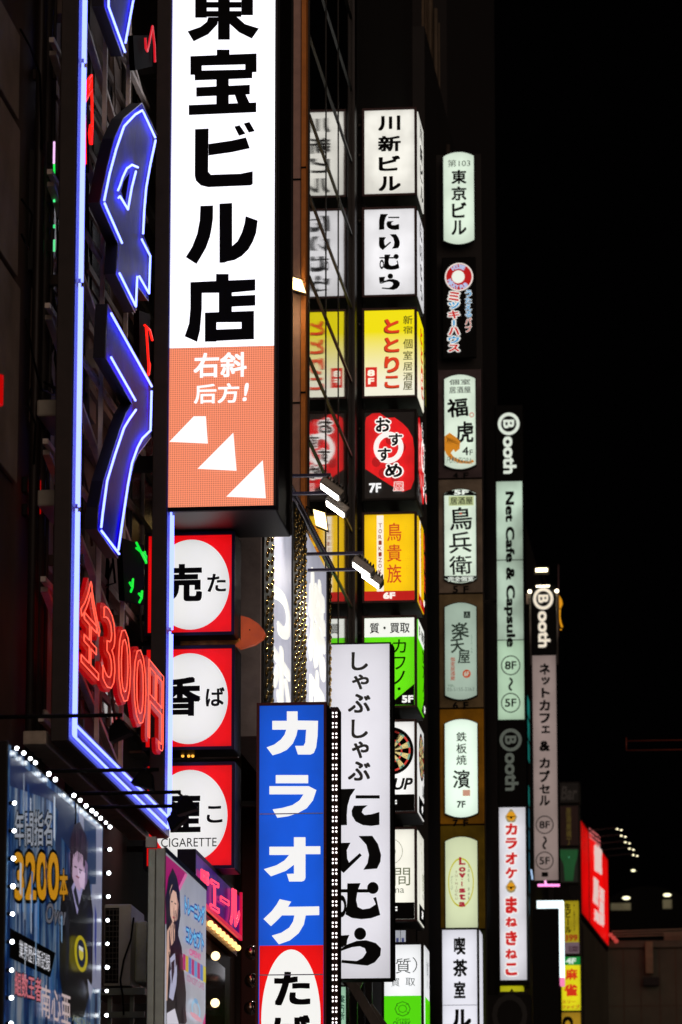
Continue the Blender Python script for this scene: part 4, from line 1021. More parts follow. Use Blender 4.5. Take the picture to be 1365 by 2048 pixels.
A.text('UP', 787, 1556, 827, 1580, 'k', b=.04, slant=.25); A.text('4F', 770, 1600, 795, 1615, ('#f4f4f0', 1), b=.06)
t, P, pl = sbox('cream box sign with thin circle emblem above black base band, eighth in column', 1660, 1838, em('#f4f2e4', 1.0, .08, 2))
A = Art(pl, t); GR = ('#8a9278', .45)
A.ell(780, 1703, 26, 26, GR, 'emblem', 40, .965); A.ell(783, 1703, 9, 10, GR, 'emblem', 24, .85)
A.text('間', 789, 1736, 821, 1771, ('#8c9474', .5)); A.text('ma', 785, 1777, 809, 1786, ('#9aa090', .5))
A.rect(729.5, 1806, 829.5, 1838, 'k', 'black_band'); A.text('3F', 768, 1813, 796, 1829, ('#f4f4f0', 1), b=.06)
# mast carrying the column
mast = thing('sign_mast', 'dark steel mast running up behind the stacked box signs', 'mast', (Xp(720, 1000, DS), DS + .4, 0))
mb = MB(); mb.box(Xp(712, 1000, DS), Xp(722, 1000, DS), DS + .35, DS + .5, 0, Z(720, 215, DS)); mb.box(Xp(770, 1000, DS), Xp(790, 1000, DS), DS + 1.36, DS + 1.5, 0, Z(720, 235, DS)); mb.build('post', DARKM, mast)
mb = MB()
for py in (240, 300, 432, 640, 850, 1050, 1260): z = Z(716, py, DS); mb.ball((Xp(716, py, DS), DS + .3, z), .04)
mb.build('knob', STEEL, mast)
# lower pawn sign
t, P, pl = lightbox('box_sign', 'lower white and green box sign with bracketed character, below the stacked column', GRP, (769, 1890, 843, 2120), 63.4, 1.1, em('#f2f4f6', 1.0, .06, 2), DARKM, 5, True, hang=-6.75)
A = Art(pl, t)
A.rect(769, 1992, 843, 2120, ('#54d808', .95), 'green_field')
A.text('質', 792, 1917, 822, 1947, ('#3a4440', .4)); A.ell(806, 1930, 29, 22, ('#3a4440', .4), 'bracket_mark', 16, .93, -.75, .75); A.ell(806, 1930, 29, 22, ('#3a4440', .4), 'bracket_mark', 16, .93, pi - .75, pi + .75)
A.text('買', 783, 1957, 800, 1973, ('#6a7270', .5)); A.text('取', 812, 1956, 831, 1972, ('#6a7270', .5))
GD = ('#2f8a10', .6); A.ell(806, 2018, 16, 15, GD, 'emblem', 8, .9); A.ell(806, 2018, 9, 8, GD, 'emblem', 8, .85)
for a in (.4, 1.9, 3.5, 5.2): A.poly([(806 + 8 * cos(a), 2018 + 8 * sin(a)), (806 + 16 * cos(a + .3), 2018 + 15 * sin(a + .3)), (806 + 16 * cos(a + .42), 2018 + 15 * sin(a + .42))], GD)
A.text('Green', 793, 2036, 820, 2042, GD); A.text('QUARK', 787, 2043, 823, 2055, GD, b=.03)
# little posters behind glass between them
t = thing('poster_case', 'small case with pale posters in the gap beneath the stacked column', 'poster', (Xp(800, 1886, 64.2), 64.2, Z(800, 1886, 64.2)))
MB().box(Xp(770, 1870, 64.2), Xp(832, 1870, 64.2), 64.2, 64.5, Z(800, 1886, 64.2), Z(800, 1858, 64.2)).build('case', DARKM, t)
A = Art(Front(64.2), t)
for x in (784, 797, 808): A.rect(x - 6, 1861, x + 4, 1884, ('#b8bcc4', .7), 'poster'); A.rect(x - 4, 1876, x + 1, 1884, ('#505890', .5), 'picture')
# slanting stair and small green sign behind
t = thing('steel_stair', 'dark slanting steel stair stringers below the tall white sign', 'stair', (-6, 60, 0))
mb = MB()
for k, (a, b) in enumerate((((700, 1960), (760, 2060)), ((735, 2010), (775, 2065)), ((690, 1950), (720, 1962)))):
    D = 61; mb.bar((Xp(*a, D), D + .2 * k, Z(*a, D)), (Xp(*b, D), D + .2 * k, Z(*b, D)), .07, .14)
mb.build('stringer', paint('#5a5450', .4, .5), t)
mb = MB(); D = 61.4
for px in (708, 738): mb.box(Xp(px, 2000, D) - .05, Xp(px, 2000, D) + .05, D, D + .1, 0, Z(px, 1950, D))
mb.build('post', DARKM, t)
D = 58.5
t, P, pl = lightbox('small_sign', 'small pale green sign beside diode strip, lower middle of photo', None, (672, 1974, 692, 2110), D, .3, em('#a8d8b8', .75, .1), DARKM, 3, False)
A = Art(P, t); A.text('案内所', 679, 1990, 690, 2040, ('#205040', .5), v=True, b=.03)

# ------------------------------------------------------------------ tall white sign
D = 55.0
t, P, pl = lightbox('hotpot_sign', 'tall white lit box sign with small brown kana above huge black kana', None, (642, 1290, 781, 1956), D, .34, em('#e2e0e8', .93, .1, .9), BLACK, 3, False, hang=-6.6)
u1 = P.uv(783, 1500)[0]; MB().box(u1 + .01, u1 + .02, D + .0, D + .34, P.uv(783, 1957)[1], P.uv(783, 1287)[1]).build('side_plate', BLACK, t)
A = Art(P, t)
for i, (ch, y0, y1, x0, x1) in enumerate((('し', 1304, 1341, 703, 737), ('ゃ', 1349, 1379, 704, 739), ('ぶ', 1388, 1426, 696, 742), ('し', 1439, 1477, 703, 737), ('ゃ', 1483, 1517, 704, 739), ('ぶ', 1523, 1562, 696, 742))):
    A.text(ch, x0, y0, x1, y1, paint('#1c1712', .5), b=.032)
niimura(A, lambda x, y: (600 + x / 4.197, 1560 + y / 4.197))

# ------------------------------------------------------------------ arched panels on the metal strip
DT = 81.0
strip = thing('sign_board', 'tall brown metal board on the wall carrying the arched light panels', 'board', (Xp(925, 1500, DT), DT + .1, 0))
CL = paint('#7a5a34', .38, .65, noise=.5, scale=1.5)
bx0, bx1 = Xp(878, 1300, DT), Xp(966, 1300, DT)
zs_ = [Z(925, p, DT) for p in (2300, 1858, 1648, 1415, 1185, 955, 735)]
for i in range(len(zs_) - 1):
    MB().box(bx0, bx1, DT + .1, DT + .3, zs_[i] + .01, zs_[i + 1] - .01).build('metal_panel', paint(['#3c4628', '#7c6818', '#a87818', '#7a6a4c', '#7c7062', '#54484a'][i], .45, .85, noise=.55, scale=1.2), strip, .01)  # panel tints put reflected sign light into the metal's colour
MB().box(bx0 - .02, bx1 + .02, DT + .3, DT + .4, 0, Z(925, 300, DT)).build('backing', WALLC, strip)
A = Art(Front(DT + .1), strip)
for s, y0, y1 in (('4F', 945, 957), ('5F', 1172, 1186), ('6F', 1404, 1418), ('7F', 1639, 1653)): A.text(s[0], 906, y0, 917, y1, 'k', b=.04); A.text(s[1], 927, y0, 938, y1, 'k', b=.04)
GT = 'arched light panels down the brown metal board'
def arched(lab, x0, y0, x1, y1, face, top=9, bot=9, cyl=True):
    P = Front(DT); u0, v0 = P.uv(x0, y0); u1, v1 = P.uv(x1, y1); k = DT / FPX
    t = thing('arched_sign', lab, 'sign', ((u0 + u1) / 2, DT, v1), GT)
    n = 14; out = []
    for i in range(n + 1):
        s = i / n; out.append((u0 + (u1 - u0) * s, v0 - top * k * (1 - 4 * s * (1 - s)) if top else v0))
    for i in range(n + 1):
        s = 1 - i / n; out.append((u0 + (u1 - u0) * s, v1 + bot * k * (1 - 4 * s * (1 - s)) if bot else v1))
    N_ = len(out)
    def pr(o, ya, yb):
        c = ((u0 + u1) / 2, (v0 + v1) / 2)
        q = [(c[0] + (a - c[0]) * (1 + o / (u1 - u0)), c[1] + (b - c[1]) * (1 + o / (v0 - v1))) for a, b in out]
        return MB().add([(a, ya, b) for a, b in q] + [(a, yb, b) for a, b in q], [list(range(N_)), list(range(2 * N_ - 1, N_ - 1, -1))] + [(i, N_ + i, N_ + (i + 1) % N_, (i + 1) % N_) for i in range(N_)])
    pr(.03, DT + .02, DT + .099).build('housing', DARKM, t)
    pr(0, DT, DT + .019).build('face_panel', face, t)
    return t, P, Art(P, t)
GW = em('#dcecd8', .92, .18, 1.5)
t, P, A = arched('pale green arched panel with black characters, topmost and highest on dark wall', 887, 305, 949, 487, em('#dff0dc', .93, .15, 1.5))
DK = ('#142018', .3)
A.text('第103', 896, 320, 941, 333, ('#4a5a48', .4)); A.text('東', 903, 340, 934, 368, 'k', b=.04); A.text('京', 903, 373, 934, 401, 'k', b=.04); A.text('ビ', 904, 405, 934, 436, 'k', b=.04); A.text('ル', 903, 441, 934, 470, 'k', b=.04)
# black sign with round emblem
P = Front(DT); u0, v0 = P.uv(884, 515); u1, v1 = P.uv(953, 715)
t = thing('arched_sign', 'black sign with round red emblem and red and blue kana, below the topmost arched panel', 'sign', ((u0 + u1) / 2, DT, v1), GT)
MB().box(u0, u1, DT, DT + .09, v1, v0).build('face_panel', BLACK, t, .02)
A = Art(P, t)
A.ell(918.5, 554, 28.5, 27.5, ('#f0e4dc', .95), 'emblem', 40); A.ell(918.5, 554, 25.8, 25, ('#c41418', .8), 'emblem', 40)
for w_, a0, r in (('HOUSE', 2.15, 20.5), ('MICKY', 3.95, 20.5), ('PUB', 5.35, 20.5)):
    for i, ch in enumerate(w_):
        a = a0 - .26 * i if w_ == 'HOUSE' else a0 - .1 + .24 * i - .3
        x, y = 918.5 + r * cos(a), 554 - r * sin(a); A.text(ch, x - 3.6, y - 4.6, x + 3.6, y + 4.6, ('#b8c8ec', .9), b=.08, tilt=(a - pi / 2) if w_ == 'HOUSE' else (a + pi / 2)); A.off -= .003
A.off += .01
A.ell(917, 554, 13, 12.5, ('#eef4e8', .95), 'emblem', 32)
RB, BB = ('#c8201c', .9), ('#2e9ad0', .9); WO = ('#f2f0ea', .95)
for ch, a, b_, c in (('ミ', 584, 603, RB), ('ツ', 605, 618, BB), ('キ', 622, 638, RB), ('ー', 641, 652, BB), ('ハ', 655, 671, RB), ('ウ', 673, 687, BB), ('ス', 690, 704, RB)):
    x0, x1 = (897, 920) if ch != 'ー' else (906, 911)
    A.text(ch, x0, a, x1, b_, c, b=.05, outline=WO, ob=.09, v=(ch == 'ー')); A.off -= .005
for ch, a, b_, c in (('う', 581, 594, BB), ('た', 596, 607, BB), ('え', 609, 621, BB), ('る', 623, 635, BB), ('パ', 637, 650, ('#c86050', .85)), ('ブ', 652, 665, ('#c86050', .85))):
    A.text(ch, 931, a, 944, b_, c, b=.03, outline=WO, ob=.05); A.off -= .005
t, P, A = arched('pale arched panel with brush characters and an orange tiger drawing', 889, 750, 952, 937, GW)
A.text('個室', 899, 759, 941, 769, DK, b=.01); A.text('居酒屋', 899, 774, 942, 786, DK, b=.01)
A.text('福', 894, 797, 937, 834, 'k', b=.035, tilt=.08); A.ell(944, 830, 5, 5, ('#d89080', .8), 'seal', 16, .6)
A.text('虎', 912, 843, 948, 886, 'k', b=.035)
OR = ('#d8861c', .85)
A.poly([(890, 873), (900, 866), (914, 876), (921, 884), (920, 898), (911, 905), (908, 899), (902, 906), (908, 914), (922, 921), (938, 923), (946, 920), (949, 924), (940, 928), (920, 927), (902, 919), (893, 908), (890, 900)], OR, 'tiger')
for i in range(7): A.poly([(892 + i * 3.6, 872 + i * 1.2), (896 + i * 3.4, 880 + i * 1.8), (893 + i * 3.2, 888 + i * 1.2), (898 + i * 3.2, 880 + i * 1.5)], 'k', 'tiger_stripe'); A.off -= .003
for i in range(7): A.poly([(900 + i * 6, 913 + i * 1.8), (902 + i * 6, 913 + i * 1.8), (901 + i * 6, 922 + i), (899 + i * 6, 920 + i)], 'k', 'tiger_stripe'); A.off -= .003
A.off += .006
A.text('4', 925, 894, 938, 911, 'k', b=.02); A.text('F', 940, 900, 946.5, 911, 'k'); A.text('FUKUTORA', 895, 916, 945, 927, ('#8a9c88', .6), tilt=-.08)
t, P, A = arched('pale arched panel with black caps lettered 5F, brush characters between', 889, 979, 953, 1165, GW)
k9 = [(889, 988), (900, 982), (921, 979), (942, 982), (953, 988), (953, 991), (889, 991)]
A.poly(k9, 'k', 'black_cap'); A.poly([(889, 1156), (889, 1152), (953, 1152), (953, 1156), (942, 1162), (921, 1165), (900, 1162)], 'k', 'black_cap')
A.text('5F', 908, 980.5, 938, 989.5, ('#e8f0e4', 1), b=.06); A.text('完全個室', 896, 1153.5, 948, 1162.5, ('#dfe8dc', .9), b=.04)
A.rect(898, 993, 948, 1011, ('#c8d49a', .8), 'label_field'); A.text('居酒屋', 901, 995, 946, 1009, ('#2c3a14', .4), b=.02)
A.text('鳥', 899, 1015, 945, 1060, 'k', b=.02, tilt=.05); A.text('兵', 898, 1065, 944, 1106, 'k', b=.015, tilt=.05); A.text('衛', 899, 1112, 945, 1149, 'k', b=.015, tilt=.05)
A.ell(922, 1028, 3, 2, ('#d86048', .8), 'dot', 12)
t, P, A = arched('dim pale arched panel with grey green characters and small red seal', 890, 1206, 954, 1398, em('#b4cab8', .72, .15, 1.2))
A.rect(928, 1223, 941, 1236, ('#304038', .4), 'mark'); A.text('人', 930, 1225, 939, 1234, ('#b4cab8', .7))
G3 = ('#34483c', .4)
A.text('楽', 903, 1245, 938, 1277, G3, b=.025, tilt=.1); A.text('天', 901, 1278, 930, 1305, G3, b=.025, tilt=.1); A.text('屋', 916, 1301, 941, 1327, G3, b=.02)
A.text('らくてんや', 942, 1270, 946, 1308, ('#6a8a78', .5), v=True)
A.text('個室居酒屋', 901, 1315, 911, 1361, ('#b84830', .7), v=True, b=.015); A.ell(934, 1348, 8.3, 8.3, ('#c85838', .75), 'seal', 24); A.text('6F', 929, 1343.5, 939, 1352.5, ('#c8d4c0', .8), b=.03)
A.text('03-5155-2263', 895, 1376, 949, 1382, ('#8a9c90', .5)); A.text('TEL', 896, 1370, 909, 1373.5, ('#5a8060', .5))
t, P, A = arched('brightest white green arched panel, black characters above a small 7F', 890, 1439, 956, 1634, em('#e4f8e6', 1.05, .06, 1.3))
for ch, a, b_ in (('鉄', 1464, 1483), ('板', 1487, 1507), ('焼', 1510, 1530)): A.text(ch, 913, a, 934, b_, DK, b=.015)
A.text('濱', 906, 1540, 941, 1577, 'k', b=.02); A.rect(926, 1580, 941, 1592, ('#d8a088', .8), 'seal'); A.text('7F', 914, 1602, 932, 1616, DK, b=.04)
t, P, A = arched('yellowish arched panel with a yellow oval and upright red letters', 891, 1674, 956, 1856, em('#d8e2b8', .9, .08, 1.2), bot=0)
A.ell(922.5, 1765, 26, 49, ('#c8c21a', .85), 'oval', 48, .93)
for i, (ch, a, b_) in enumerate((('L', 1714, 1730), ('o', 1734, 1744), ('v', 1746, 1756), ('·', 1758, 1760), ('I', 1763, 1773), ('s', 1777, 1786), ('t', 1788, 1800), ('a', 1804, 1814))): A.text(ch, 918 if ch not in 'I·' else 923, a, 932 if ch not in 'I·' else 926, b_, ('#b8243c', .75), b=.06)
A.text('SHINJUKU', 911, 1742, 916, 1800, ('#a07858', .6), v=True); A.text('SAKE BAR', 936, 1729, 941, 1800, ('#7a8a58', .6), v=True); A.text('ダイニング', 902, 1752, 907, 1780, ('#8a9a78', .6), v=True)
# tea room sign at the foot
D = 79.5
t, P, pl = lightbox('tearoom_sign', 'white box sign with black brush characters at the photo\'s bottom, under the arched panels', None, (885, 1860, 956, 2150), D, 1.0, em('#e4e4ee', 1.0, .1, 1.2), DARKM, 4, True)
A = Art(P, t)
A.text('喫', 908, 1874, 932, 1910, 'k', b=.05); A.text('茶', 906, 1918, 936, 1954, 'k', b=.045); A.text('室', 908, 1962, 932, 1997, 'k', b=.05); A.text('ル', 902, 2018, 944, 2058, 'k', b=.06)
MB().box(P.uv(885, 2010)[0], P.uv(956, 2010)[0], D - .012, D - .003, P.uv(900, 2011)[1], P.uv(900, 2010)[1]).build('joint_strip', paint('#9090a0', .4), t)

# ------------------------------------------------------------------ first tall net cafe sign
D = 97.0; P = Front(D); k = D / FPX
u0, u1 = P.uv(995, 1200)[0], P.uv(1047, 1200)[0]; zt, zb = P.uv(1020, 812)[1], P.uv(1020, 1966)[1]
t = thing('net_cafe_sign', 'very tall slim sign, black ends and green white middle, English lettering turned sideways', 'sign', ((u0 + u1) / 2, D, zb))
MB().box(u0 - .03, u1 + .03, D + .015, D + .8, zb - .05, zt + .03).build('housing', BLACK, t, .01)
def slab(y0, y1, mat, nm='face_panel'): MB().box(u0, u1, D - .01, D + .014, P.uv(1020, y1)[1], P.uv(1020, y0)[1]).build(nm, mat, t)
GB = em('#b6ccb8', .8, .45, .9)
slab(814, 961, BLACK, 'black_panel'); slab(963, 1119, GB); slab(1121, 1279, GB); slab(1281, 1439, em('#b4d2b4', .85, .15, 1.1)); slab(1441, 1612, BLACK, 'black_panel'); slab(1615, 1960, em('#dedde4', .88, .15, 1.2))
MB().box(u0 - .4, u0 - .03, D + .3, D + .4, P.uv(1020, 1200)[1], P.uv(1020, 1195)[1]).build('bracket', DARKM, t)
A = Art(P, t, off=.014)
def booth(A, cx, y, s, c, w=1.0):
    A.ell(cx, y + 22 * s, 22 * s * w, 22 * s, c, 'emblem', 40, .7)
    A.text('B', cx - 11.5 * s * w, y + 13.5 * s, cx + 11.5 * s * w, y + 31 * s, c, rot=1, b=.045)
    A.text('ooth', cx - 12 * s * w, y + 47 * s, cx + 16 * s * w, y + 122 * s, c, rot=1, b=.05)
WG = ('#dfe8da', .9)
booth(A, 1018, 826, 1.0, WG)
A.text('Net Cafe & Capsule', 1006, 983, 1032, 1295, 'k', rot=1, b=.055)
def floors(A, cx, ya, yb, r, c='k'):
    for y, s in ((ya, '8F'), (yb, '5F')):
        A.ell(cx, y, r, r, c, 'floor_mark', 40, .9); A.text(s, cx - r * .6, y - r * .42, cx + r * .6, y + r * .42, c, b=.03)
    A.text('～', cx - 5, ya + r + 5, cx + 5, yb - r - 4, c, v=True, b=.03)
floors(A, 1022, 1331, 1406, 19.5)
booth(A, 1022, 1458, 1.02, ('#8a9488', .25))
def bell(A, x, y, r):
    A.poly([(x - 2, y - r - 5), (x + 2, y - r - 5), (x + r + 3, y + 1), (x + r - 1, y + r + 2), (x, y + r + 5), (x - r + 1, y + r + 2), (x - r - 3, y + 1)], ('#b8a878', .6), 'bell'); A.ell(x, y, r, r, ('#dd9a18', .9), 'bell', 24); A.ell(x, y + 3, 2.4, 2.4, 'k', 'bell', 10); A.rect(x - r * .9, y + .2, x + r * .9, y + 1.6, 'k', 'bell')
bell(A, 1023, 1633, 9)
RR = ('#d01818', .9)
for ch, a, b_ in (('カ', 1647, 1671), ('ラ', 1676, 1699), ('オ', 1705, 1730), ('ケ', 1735, 1758), ('ま', 1793, 1828), ('ね', 1834, 1855), ('き', 1862, 1892), ('ね', 1898, 1919), ('こ', 1926, 1952)):
    A.text(ch, 1011, a, 1036, b_, RR, b=.07, outline=('#f4f2f0', .9), ob=.08); A.off -= .005
A.off += .006; bell(A, 1023, 1774, 8)
D_ = 97.2
t = thing('yellow_sign', 'small yellow lit sign hanging under the tall slim net cafe sign', 'sign', (Xp(1023, 1985, D_), D_, Z(1023, 1985, D_)))
MB().box(Xp(1001, 1975, D_), Xp(1046, 1975, D_), D_, D_ + .5, Z(1020, 1983, D_), Z(1020, 1967.5, D_)).build('face_panel', em('#c8c414', .7, .2), t)
MB().box(Xp(998, 1975, D_), Xp(1055, 1975, D_), D_ - .03, D_ + .5, Z(1020, 1990, D_), Z(1020, 1983.5, D_)).build('frame', DARKM, t)
A = Art(Front(D_), t); A.poly([(1020, 1983), (1024, 1977), (1028, 1983)], 'k', 'emblem')
D_ = 96.4
t = thing('unlit_sign', 'unlit black sign with a faint wreath emblem at the photo\'s bottom, under the yellow sign', 'sign', (Xp(1020, 2040, D_), D_, Z(1020, 2140, D_)))
MB().box(Xp(974, 2000, D_), Xp(1062, 2000, D_), D_, D_ + .4, Z(1020, 2140, D_), Z(1020, 1990, D_)).build('face_panel', paint('#100c0b', .6, spec=.2), t)
A = Art(Front(D_), t); A.ell(1020, 2030, 36, 42, paint('#0a0707', .5), 'emblem', 14, .72)

# ------------------------------------------------------------------ second tall net cafe sign
D = 112.0; P = Front(D)
u0, u1 = P.uv(1066, 1400)[0], P.uv(1113, 1400)[0]; zt, zb = P.uv(1090, 1172)[1], P.uv(1090, 1764)[1]
t = thing('net_cafe_sign', 'dim pinkish slim sign with upright kana under a bright lamp bar', 'sign', ((u0 + u1) / 2, D, zb))
MB().box(u0 - .02, u1 + .02, D + .015, D + .8, zb - .03, zt + .03).build('housing', BLACK, t, .01)
MB().box(u0, u1, D - .01, D + .014, P.uv(1090, 1308)[1], zt).build('black_panel', BLACK, t)
MB().box(u0, u1, D - .01, D + .014, zb + .05, P.uv(1090, 1311)[1]).build('face_panel', em('#a8948e', .6, .2, 1.0), t)
mb = MB()
for u in (u0 - .05, u1 + .05): mb.tube([(u, D - .03, P.uv(1090, 1330)[1]), (u, D - .03, P.uv(1090, 1186)[1])], .03)
mb.build('side_rod', STEEL, t)
mb = MB()
for u in (u0 - .05, u1 + .05): mb.ball((u, D - .03, P.uv(1090, 1183)[1]), .055)
for i in range(6): mb.ball((u0 + (u1 - u0) * (.25 + .1 * i), D - .2, P.uv(1090, 1175)[1]), .03)
mb.build('bulb', em('#fff0d0', 5, base=.1), t)
MB().box(u0 - .25, u0 - .07, D - .02, D + .1, P.uv(1056, 1208)[1], P.uv(1056, 1188)[1]).build('side_box', paint('#d8c8b8', .5), t)
A = Art(P, t, off=.014)
booth(A, 1087, 1176, .98, ('#ece0cc', .95), .95)
for ch, a, b_ in (('ネ', 1327, 1350), ('ッ', 1354, 1370), ('ト', 1376, 1396), ('カ', 1400, 1422), ('フ', 1427, 1447), ('ェ', 1452, 1467), ('&', 1482, 1503), ('カ', 1516, 1537), ('プ', 1541, 1565), ('セ', 1569, 1588), ('ル', 1591, 1612)):
    A.text(ch, 1079 if ch not in 'ッェト' else 1083, a, 1101, b_, 'k', b=.06)
floors(A, 1090, 1650, 1722, 18)
A.rect(1084, 1745, 1097, 1754, 'k', 'mark')
MB().tube([P.w(*P.uv(1076, 1771), .05), P.w(*P.uv(1120, 1771), .05)], .035).build('pink_tube', em('#ff90d8', 1.6, base=.1), t)
MB().tube([P.w(*P.uv(1091, 1762), .08), P.w(*P.uv(1093, 1771), .08)], .03).build('pink_tube', em('#ffa8e0', 1.4, base=.1), t)
D_ = 111.6
t = thing('lamp_bar', 'short bright warm lamp bar above the dim pinkish net cafe sign', 'lamp', (Xp(1084, 1140, D_), D_, Z(1084, 1140, D_)))
MB().tube([(Xp(1072, 1140, D_), D_, Z(1084, 1140, D_)), (Xp(1095, 1140, D_), D_, Z(1084, 1140, D_))], .05).build('tube', em('#fff0c0', 7, base=.1), t)
MB().box(Xp(1068, 1140, D_), Xp(1099, 1140, D_), D_ + .06, D_ + .14, Z(1084, 1148, D_), Z(1084, 1132, D_)).build('holder', DARKM, t)
MB().box(Xp(1082, 1140, D_), Xp(1086, 1140, D_), D_ + .1, D_ + 2.5, Z(1084, 1142, D_), Z(1084, 1138, D_)).build('arm', DARKM, t)
D_ = 113.4
t = thing('orange_banner', 'ragged orange banner showing at the street edge of the pinkish net cafe sign', 'banner', (Xp(1120, 1260, D_), D_, Z(1120, 1262, D_)))
mb = MB()
for pts in ([(1112, 1190), (1119, 1190), (1124, 1199), (1126, 1207), (1122, 1217), (1112, 1212)], [(1112, 1215), (1122, 1219), (1121, 1232), (1123, 1243), (1127, 1255), (1122, 1254), (1119, 1240), (1112, 1232)], [(1120, 1258), (1124, 1258), (1124, 1260), (1120, 1260)], [(1115, 1271), (1118, 1271), (1118, 1274), (1115, 1274)]): prism(mb, Front(D_), pts, -.03, 0)
mb.build('cloth', em('#f0a010', .75, .15), t)
MB().tube([(Xp(1118, 1190, D_), D_ - .05, Z(1118, 1130, D_)), (Xp(1117, 1190, D_), D_ - .05, Z(1117, 1275, D_))], .02).build('pole', paint('#8a6a70', .4, .5), t)

# white L shaped light frame with black board
D = 100.0; P = Front(D)
ua, ub = P.uv(1075, 1900)[0], P.uv(1128, 1900)[0]; va = P.uv(1100, 1801)[1]; vb = P.uv(1100, 1970)[1]
t = thing('edge_lit_board', 'black board with a white lit edge shaped like an upside down L', 'sign', ((ua + ub) / 2, D, P.uv(1100, 2140)[1]))
uc = P.uv(1119, 1900)[0]; vc = P.uv(1100, 1817)[1]
MB().box(P.uv(1066, 1900)[0], uc, D - .1, D + .9, P.uv(1100, 2140)[1], vc - .01).build('board', BLACK, t)
mb = MB(); mb.box(ua, ub, D, D + .4, vc, va); mb.box(uc + .005, ub, D, D + .4, vb + .18, vc); mb.build('light_edge', em('#e8fbff', 1.6, base=.1), t)
MB().box(uc + .005, ub, D, D + .4, vb, vb + .178).build('pink_edge', em('#f080b0', 1.1, base=.1), t)
mb = MB(); mb.tube([P.w(*P.uv(1063, 1740), .1), P.w(*P.uv(1066, 1760), .1)], .02); mb.tube([P.w(*P.uv(1055, 1720), .1), P.w(*P.uv(1055, 1724), .1)], .025); mb.build('sparkle', em('#b8d8ff', .9), t)

# ------------------------------------------------------------------ yellow signs further on
D = 125.0; GY = 'signs stacked by the white lit edge'
def far(lab, x0, y0, x1, y1, face, name='box_sign', fr=DARKM): 
    t, P, pl = lightbox(name, lab, GY, (x0, y0, x1, y1), D, .6, face, fr, 2, False); return t, P, Art(P, t, k=.8)
t, P, A = far('unlit black sign with faint lettering, highest of the small signs beside the pinkish one', 1121, 1566, 1158, 1604, paint('#12100f', .5)); A.text('Bar', 1122, 1572, 1155, 1600, ('#2a2420', .5), slant=.2, b=.03)
t, P, A = far('unlit dark red sign with dull yellow characters in a column', 1121, 1612, 1158, 1690, paint('#3c1410', .5)); A.text('居酒屋横丁', 1132, 1616, 1144, 1690, ('#5a4a18', .5), v=True, b=.03)
t, P, A = far('dark sign with a dim green shield shape', 1119, 1697, 1157, 1764, paint('#3a4a42', .5)); A.poly([(1120, 1699), (1157, 1699), (1155, 1715), (1150, 1732), (1147, 1762), (1130, 1762), (1128, 1730), (1121, 1714)], em('#14582c', .5, .3), 'shield'); A.rect(1137, 1713, 1140, 1716, ('#50b080', .5), 'mark')
t, P, A = far('dull yellow sign with black kana, over a pinkish strip', 1126, 1802, 1159, 1907, em('#b09c10', .7, .25, 2))
A.text('生ビール', 1130, 1806, 1143, 1866, 'k', v=True, b=.06); A.text('お一人様からどうぞ', 1147, 1808, 1151, 1862, ('#3a3008', .4), v=True, b=.03); A.text('399', 1129, 1869, 1156, 1882, ('#b04010', .6), b=.05); A.rect(1126, 1885, 1159, 1907, ('#88707c', .5), 'pink_strip'); A.text('0.000', 1138, 1892, 1157, 1904, ('#502838', .4), b=.04)
t, P, A = far('bright yellow sign with green 4F top and two large red characters', 1123, 1914, 1162, 2021, em('#e6dc14', .85, .1, 2))
A.rect(1123, 1914, 1162, 1930, ('#0c8a38', .85), 'green_band'); A.text('4F', 1132, 1916, 1153, 1928, ('#e0f0e0', .9), b=.06)
A.text('麻', 1131, 1937, 1156, 1960, ('#d83010', .85), b=.06); A.text('雀', 1128, 1968, 1156, 1993, ('#d83010', .85), b=.06); A.text('スリー', 1124, 2000, 1152, 2007, ('#c87018', .7), b=.04); A.text('ファイブ', 1124, 2010, 1160, 2018, ('#c85018', .7), b=.04)
t, P, A = far('amber sign with a large black letter at the photo\'s bottom edge, under bright yellow one', 1122, 2025, 1163, 2140, em('#b08818', .7, .25, 2)); A.text('C', 1124, 2032, 1148, 2060, 'k', b=.08, rot=1)

# ------------------------------------------------------------------ red billboard on the far building, warehouse, far lamps
D0 = 150.0; p0 = Front(D0).pt(1164, 1760)
dirx = Vector(((1958 - VPX) / FPX * cos(PITCH), 1, 0)).normalized()
RP = Pl(p0, dirx, (dirx.y, -dirx.x, 0))
def rz(px, py): return RP.uv(px, py)[1]
ua = 0.0; ub = RP.uv(1217, 1800)[0]; um = RP.uv(1179, 1800)[0]; zt, zb = (rz(1164, 1640) + rz(1216, 1724)) / 2, (rz(1164, 1852) + rz(1217, 1880)) / 2 + .15
rbd = thing('red_billboard', 'glowing red billboard with white vertical lettering on the far roof', 'billboard', tuple(RP.w(ua, zb)))
mb = MB()
def rbox(mb, u0, u1, z0, z1, o0, o1):
    vs = [RP.w(u, z, o) for o in (o0, o1) for u, z in ((u0, z0), (u1, z0), (u1, z1), (u0, z1))]
    return mb.add(vs, [(3, 2, 1, 0), (4, 5, 6, 7), (0, 1, 5, 4), (1, 2, 6, 5), (2, 3, 7, 6), (3, 0, 4, 7)])
rbox(MB(), ua, ub + .1, zb - .1, zt + .15, -.5, -.01).build('frame', DARKM, rbd)
rbox(MB(), ua, um - .04, zb, zt, -.009, 0).build('red_panel', em('#d80808', .8, .25, .6), rbd); rbox(MB(), um + .02, ub, zb, zt, -.009, 0).build('red_panel', em('#ee0a0a', .9, .15, .6), rbd)
A = Art(RP, rbd, k=.9)
PKW = ('#f0d0c8', .85)
A.text('龍', 1188, 1684, 1205, 1742, PKW, b=.09, px=True, sh=.6)
